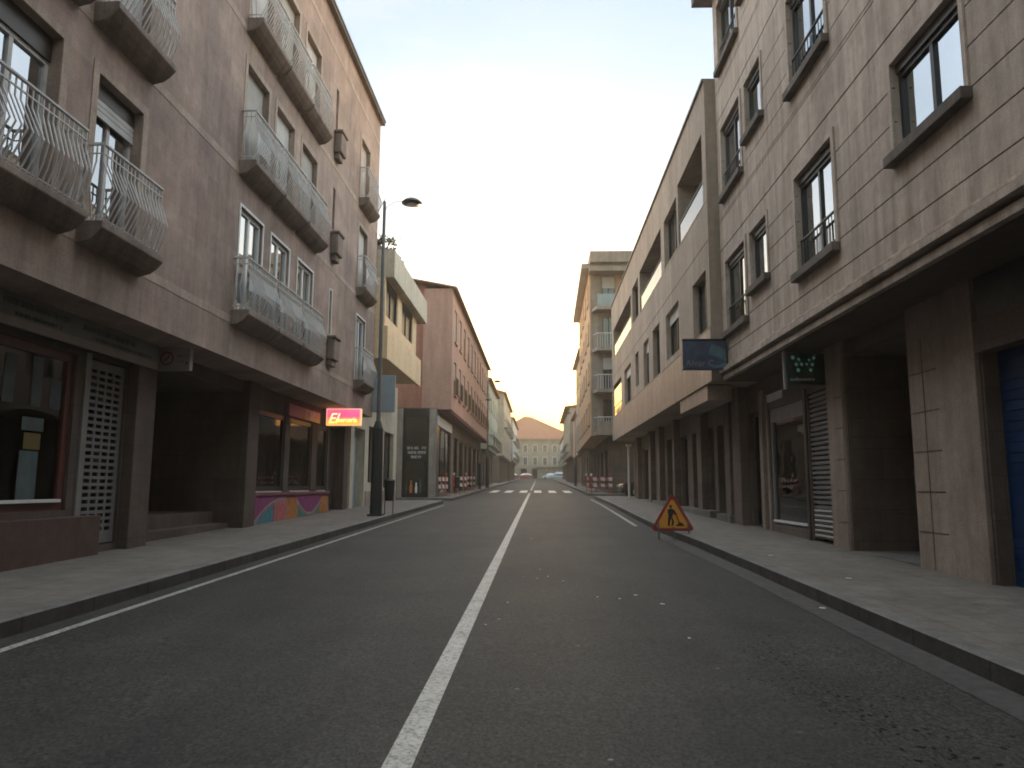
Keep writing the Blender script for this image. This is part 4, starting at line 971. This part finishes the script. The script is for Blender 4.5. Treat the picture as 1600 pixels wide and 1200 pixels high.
house('house', 'dull pink terrace between the brown house and the low buff house', 4.3, -1, 77, 95, 9.4, 'far_pink', (5.7,), 5, closed=(1,), pitch=.9, roof='tile')
house('house', 'white-grey house at the far right end of the street', 5.0, -1, 124, 176, 11.0, 'far_white', (6.4, 8.9), 12, closed=(1,), balcony=(0,), pitch=.9, roof='tile')
# end of the street: stone mansion with hipped tile roof
E = thing('mansion', 'wide pale stone mansion with a hipped red tiled roof closing the street', 'building', (0, 200, gz(200)))
FE2 = F((-7.6, 200), (1, 0), (0, -1)); hh = []; wl = []   # wings run on behind the houses on the left
for r, (z, h) in enumerate(((6.9, 2.0), (10.3, 1.8))):
    for c in range(7): u = 1.4 + c * 2.6; hh.append((u - .5, u + .5, z, z + h, .4, 1)); wl.append((u - .5, u + .5, z, z + h, r))
doors = [(2.8, 4.4, 3.3, 5.9, .5, 1), (9.0, 9.9, 3.3, 6.0, .4, 2), (11.8, 12.7, 3.3, 6.0, .4, 2), (5.8, 7.2, 3.3, 5.9, .5, 1), (14.2, 15.2, 3.3, 6.0, .4, 1)]
m = MB(); m.panel(FE2, -6, 18, 2.8, 13.4, hh + doors); m.shell(FE2, -6, 18, 2.8, 13.4, 12); m.build('wall', [M['far_stone'], M['dark'], M['far_white']], E)
for (a, b, v0, v1, r) in wl: window(E, FE2, a, b, v0, v1, .2, 'whiteframe', 'glass', 1, surround=(.15, .04))
bl = MB(); bl.fbox(FE2, 6.5, 18, 6.35, 6.6, .001, 1.0); bo = bl.build('balcony', M['far_stone'], E); straight_rail(bo, FE2, 6.55, 17.95, 6.62, 7.6, .95, 'railD', .2)
MB().fbox(FE2, -6.1, 18.1, 13.402, 13.75, -12.1, .5).build('cornice', M['far_stone'], E)
m = MB(); z = 13.76; A = [FE2.p(-6.6, z, .8), FE2.p(18.6, z, .8), FE2.p(18.6, z, -12.8), FE2.p(-6.6, z, -12.8)]; Rg = [FE2.p(3.6, 20.3, -6), FE2.p(5.6, 20.1, -6)]
m.poly([A[0], A[1], Rg[1], Rg[0]]); m.poly([A[1], A[2], Rg[1]]); m.poly([A[2], A[3], Rg[0], Rg[1]]); m.poly([A[3], A[0], Rg[0]]); m.poly(A); m.build('roof', M['tile'], E)
house('house', 'small reddish house with a lower roof at the left of the mansion', -8.3, 1, 182, 196, 10.5, 'far_pink', (7,), 3, closed=(1,), pitch=1.5, roof='tile')
house('terrace_house', 'plain pale house behind the right end of the mansion', 11.2, -1, 186, 206, 11.5, 'far_white', (7,), 3, closed=(1,), pitch=1.5, roof='tile')

# ------------------------------------------------------------------ cars
def car(label, paintm, van=False, group='cars parked down the street'):
    t = thing('parked_car', label, 'car', (0, 0, 0), group)
    def loft(st, mat, name, par):
        m = MB(); vs = []; fs = []
        for (x, zb, zt, wb, wt) in st: vs += [(x, -wb, zb), (x, -wb * 1.0, (zb + zt) / 2), (x, -wt, zt), (x, wt, zt), (x, wb, (zb + zt) / 2), (x, wb, zb)]
        for i in range(len(st) - 1):
            for j in range(6): fs.append((i * 6 + j, i * 6 + (j + 1) % 6, (i + 1) * 6 + (j + 1) % 6, (i + 1) * 6 + j))
        fs += [tuple(range(5, -1, -1)), tuple(range((len(st) - 1) * 6, len(st) * 6))]
        m.add(vs, fs); return m.build(name, mat, par, raw=True, bevel=.03)
    h = .35 if van else 0
    loft([(-2.1, .35, .62, .72, .66), (-1.95, .25, .8, .82, .76), (-1.0, .22, .92, .87, .8), (.0, .22, .95, .88, .82), (1.4, .22, .95, .88, .8), (2.0, .25, .92, .84, .78), (2.1, .35, .75, .78, .7)], paintm, 'body', t)
    gls = loft([(-1.15, .93, .96, .76, .74), (-.45, .94, 1.4 + h, .78, .6), (1.1, .94, 1.42 + h, .78, .6), (1.95, .93, 1.0 + h * 1.4, .74, .68)], M['glassR'], 'windows', t)
    loft([(-.5, 1.38 + h, 1.43 + h, .62, .58), (.3, 1.42 + h, 1.49 + h, .64, .58), (1.2, 1.38 + h, 1.44 + h, .62, .56)], paintm, 'roof', t)
    for x in (-1.3, 1.3):
        for y in (-.8, .8):
            m = MB(); m.tube([(x, y - .1, .32), (x, y + .1, .32)], .32, 16); w = m.build('wheel', M['tyre'], t, raw=True)
            m = MB(); m.tube([(x, y - .105, .32), (x, y + .105, .32)], .19, 10); m.build('rim', M['rim'], w, raw=True)
    for y in (-.6, .6):
        MB().box(-2.11, -2.0, y - .14, y + .14, .6, .72).build('headlight', M['lampglass'], t, raw=True)
        MB().box(2.02, 2.12, y - .12, y + .12, .66, .84).build('tail_light', M['signred'], t, raw=True)
    return t
def put(t, x, y, rz, dz=0): t.location = (x, y, gz(y) + dz); t.rotation_euler = (0, 0, rz)
put(car('pale blue car parked across the far end of the street', M['carsilver'], True), 4.6, 189.5, .1)
put(car('white car parked nose-in left of the pale blue one', M['carwhite']), 2.9, 192, .0)
put(car('red car parked at the far end of the street left of the white doorways', M['carred']), -3.6, 190.5, .05)
put(car('darker red car half hidden behind the left pavement end', M['carred']), -7.2, 192, 0)
put(car('dark brown car standing in the side street before the tall orange block', M['carbrown'], group=None) , 6.6, 43.2, .05)

# ------------------------------------------------------------------ work barriers
def barrier(label, loc, rz):
    t = thing('work_barrier', label, 'barrier', (0, 0, 0), 'red and white work barriers')
    for z, w in ((.78, .2), (.4, .2)):
        m = MB(); k = 6
        for i in range(k):
            m.cur = i % 2; x0 = -.75 + i * .25; m.prism([Vector((x0 + .06, -.015, z)), Vector((x0 + .31 if i < k - 1 else x0 + .25, -.015, z)), Vector((x0 + .25 if i < k - 1 else x0 + .25, -.015, z + w)), Vector((x0, -.015, z + w))], (0, .03, 0))
        m.build('board', [M['barr_red'], M['barr_white']], t, raw=True)
    for x in (-.6, .6):
        m = MB(); m.fbox(WF, x - .025, x + .025, .0, 1.05, .017, .05); m.fbox(WF, x - .03, x + .03, 0, .04, -.3, .35); m.build('leg', M['barr_red'], t, raw=True)
        m = MB(); m.lathe((x, .03, 1.05), [(.02, 0), (.07, .02), (.08, .1), (.05, .16), (.01, .17)], 8); m.build('beacon', M['barr_white'] if x < 0 else M['barr_red'], t, raw=True)
    t.location = loc; t.rotation_euler = (0, 0, rz); return t
bb = barrier('nearer work barrier on the left pavement before the red building', along(-4.75, 45.5), 1.1)
copy_thing(bb, along(-4.8, 53), 1.2, 'farther work barrier on the left pavement, by the second street lamp')
copy_thing(bb, along(3.75, 46.6), -.4, 'work barrier at the corner under the tall orange block')
copy_thing(bb, along(3.45, 51), -1.1, 'work barrier at the kerb further up, under the orange wall')
copy_thing(bb, along(-5.0, 39.2), 1.3, 'work barrier in front of the dark shop window on the left')

# scraps trodden on the asphalt
rnd = random.Random(21)
spots = [(-.32, 7.9), (-.36, 7.0), (-.46, 6.75), (.02, 10.6), (-.02, 9.7), (.12, 9.9), (.62, 8.3), (.85, 8.2), (1.05, 8.45), (1.25, 7.9), (1.2, 6.3), (-.15, 15.5), (.3, 9.5)]
base = None
for i, (x, y) in enumerate(spots):
    if base is None:
        m = MB(); pts = [(.022 * math.cos(t * 1.05 + .2) * rnd.uniform(.6, 1.3), .03 * math.sin(t * 1.05) * rnd.uniform(.6, 1.3)) for t in range(6)]
        m.prism([Vector((a, b, 0)) for a, b in pts], (0, 0, .006)); base = m.build('litter_scrap', M['scrap']); o = base
    else: o = base.copy(); C.objects.link(o)
    o.location = (x, y, gz(y) + .001); o.rotation_euler = (0, 0, rnd.uniform(0, 6)); q = rnd.uniform(.35, .95); o.scale = (q, q, 1)
    tag(o, 'small pale scrap trodden on the asphalt right of the centre line', 'litter', 'pale scraps on the asphalt')
for (x, y, lb) in ((2.78, 7.75, 'white scrap lying against the right kerb'), (3.5, 8.9, 'white paper scrap on the right pavement before the stone pier'), (3.35, 11.3, 'small grey scrap on the right pavement before the slatted shutter')):
    o = base.copy(); C.objects.link(o); o.location = (x, y, gz(y) + (KH if x > 2.9 else .003)); o.scale = (1.3, 1.3, 1); tag(o, lb, 'litter')
    if 'group' in o: del o['group']

# ------------------------------------------------------------------ air
hz = MB(); hz.box(-150, 150, -80, 410, -2.4, 23); hz = hz.build('haze', [])
hm = bpy.data.materials.new('air'); hm.use_nodes = True; nt = hm.node_tree; nt.nodes.clear(); out = nn(nt, 'ShaderNodeOutputMaterial'); pv = nn(nt, 'ShaderNodeVolumePrincipled')
pv.inputs['Color'].default_value = (1, .86, .66, 1); pv.inputs['Density'].default_value = HAZE = .002
pv.inputs['Anisotropy'].default_value = .55
nt.links.new(pv.outputs[0], out.inputs['Volume']); hz.data.materials.append(hm); hz['kind'] = 'stuff'

# ------------------------------------------------------------------ light
w = bpy.data.worlds.new('World'); sc.world = w; w.use_nodes = True; nt = w.node_tree; bg = nt.nodes['Background']
sky = nn(nt, 'ShaderNodeTexSky', sky_type='NISHITA'); sky.sun_disc = False
EL = 4.0; AZ = 2.0; VE = 1.75; FILL = 4.2
sky.sun_elevation = R(EL); sky.sun_rotation = R(AZ); sky.air_density = 1.0; sky.dust_density = 1.0; sky.ozone_density = 1.2
# thin high cloud veil in front of the clear sky
tc = nn(nt, 'ShaderNodeTexCoord'); mp = nn(nt, 'ShaderNodeMapping'); mp.inputs['Scale'].default_value = (1, 1, 3.5)
nt.links.new(tc.outputs['Generated'], mp.inputs[0])
cl = noise(nt, mp.outputs[0], 1.7, 7, .62, .5)
veil = ramp(nt, cl, [(.3, (VE * .6, VE * .84, VE * 1.06)), (.58, (VE * .74, VE * .93, VE * 1.1)), (.8, (VE * 1.25, VE * 1.15, VE * 1.12))])
# veil made brighter overhead, out of view, as added fill light for the facades
sp = nn(nt, 'ShaderNodeSeparateXYZ'); nt.links.new(tc.outputs['Generated'], sp.inputs[0])
mr = nn(nt, 'ShaderNodeMapRange'); mr.inputs[1].default_value = -1; mr.inputs[2].default_value = 1; nt.links.new(sp.outputs[1], mr.inputs[0])
overhead_fill = ramp(nt, mr.outputs[0], [(.0, (.7, .66, .56)), (.3, (1.5, 1.38, 1.15)), (.5, (FILL * 1.14, FILL * .89, FILL * .74)), (.68, (FILL * .97, FILL * .77, FILL * .65)), (.9, (.5, .51, .53))])
veil = mixc(nt, 1.0, veil, overhead_fill, 'MULTIPLY')
low = ramp(nt, sp.outputs[2], [(.0, (1.3, .75, .18)), (.1, (1.3, .98, .5)), (.25, (1.35, 1.25, 1.12)), (.5, (1, 1.02, 1.05))]); veil = mixc(nt, 1.0, veil, low, 'MULTIPLY')
dim = mixc(nt, 1.0, sky.outputs[0], (.5, .51, .53), 'MULTIPLY')
glow = ramp(nt, sp.outputs[2], [(.0, (.95, .6, .24)), (.09, (1.05, .84, .5)), (.2, (1.05, 1.0, .88)), (.32, (1, 1, 1))])
nt.links.new(mixc(nt, 1.0, mixc(nt, 1.0, dim, veil, 'ADD'), glow, 'MULTIPLY'), bg.inputs[0]); bg.inputs[1].default_value = .15
sl = bpy.data.lights.new('sun', 'SUN'); so = bpy.data.objects.new('sun', sl); C.objects.link(so)
sl.energy = 2.0; sl.angle = R(.5); sl.color = (1, .72, .42)
d = -Vector((math.sin(R(AZ)) * math.cos(R(2.6)), math.cos(R(AZ)) * math.cos(R(2.6)), math.sin(R(2.6))))
so.rotation_euler = d.to_track_quat('-Z', 'Y').to_euler()

# ------------------------------------------------------------------ camera
cam = bpy.data.cameras.new('camera'); co = bpy.data.objects.new('camera', cam); C.objects.link(co); sc.camera = co
cam.sensor_width = 36; cam.lens = 1180 / 1600 * 36; cam.clip_start = .05; cam.clip_end = 2000
Yc = Vector((42, -160, -1180)).normalized(); Xc = Yc.cross(Vector((0, 1, 0))).normalized(); Zc = Xc.cross(Yc)
mw = Matrix((Xc, Yc, Zc))          # rows: world axes in camera space
co.matrix_world = Matrix.Translation((0, 0, 1.3)) @ mw.to_4x4()

sc.render.engine = 'CYCLES'
sc.view_settings.view_transform = 'Standard'; sc.view_settings.look = 'None'; sc.view_settings.gamma = 1
sc.view_settings.exposure = 1.84
sc.cycles.pixel_filter_type = 'BLACKMAN_HARRIS'; sc.cycles.filter_width = 1.8
sc.cycles.max_bounces = 6; sc.cycles.transparent_max_bounces = 12; sc.cycles.volume_bounces = 0
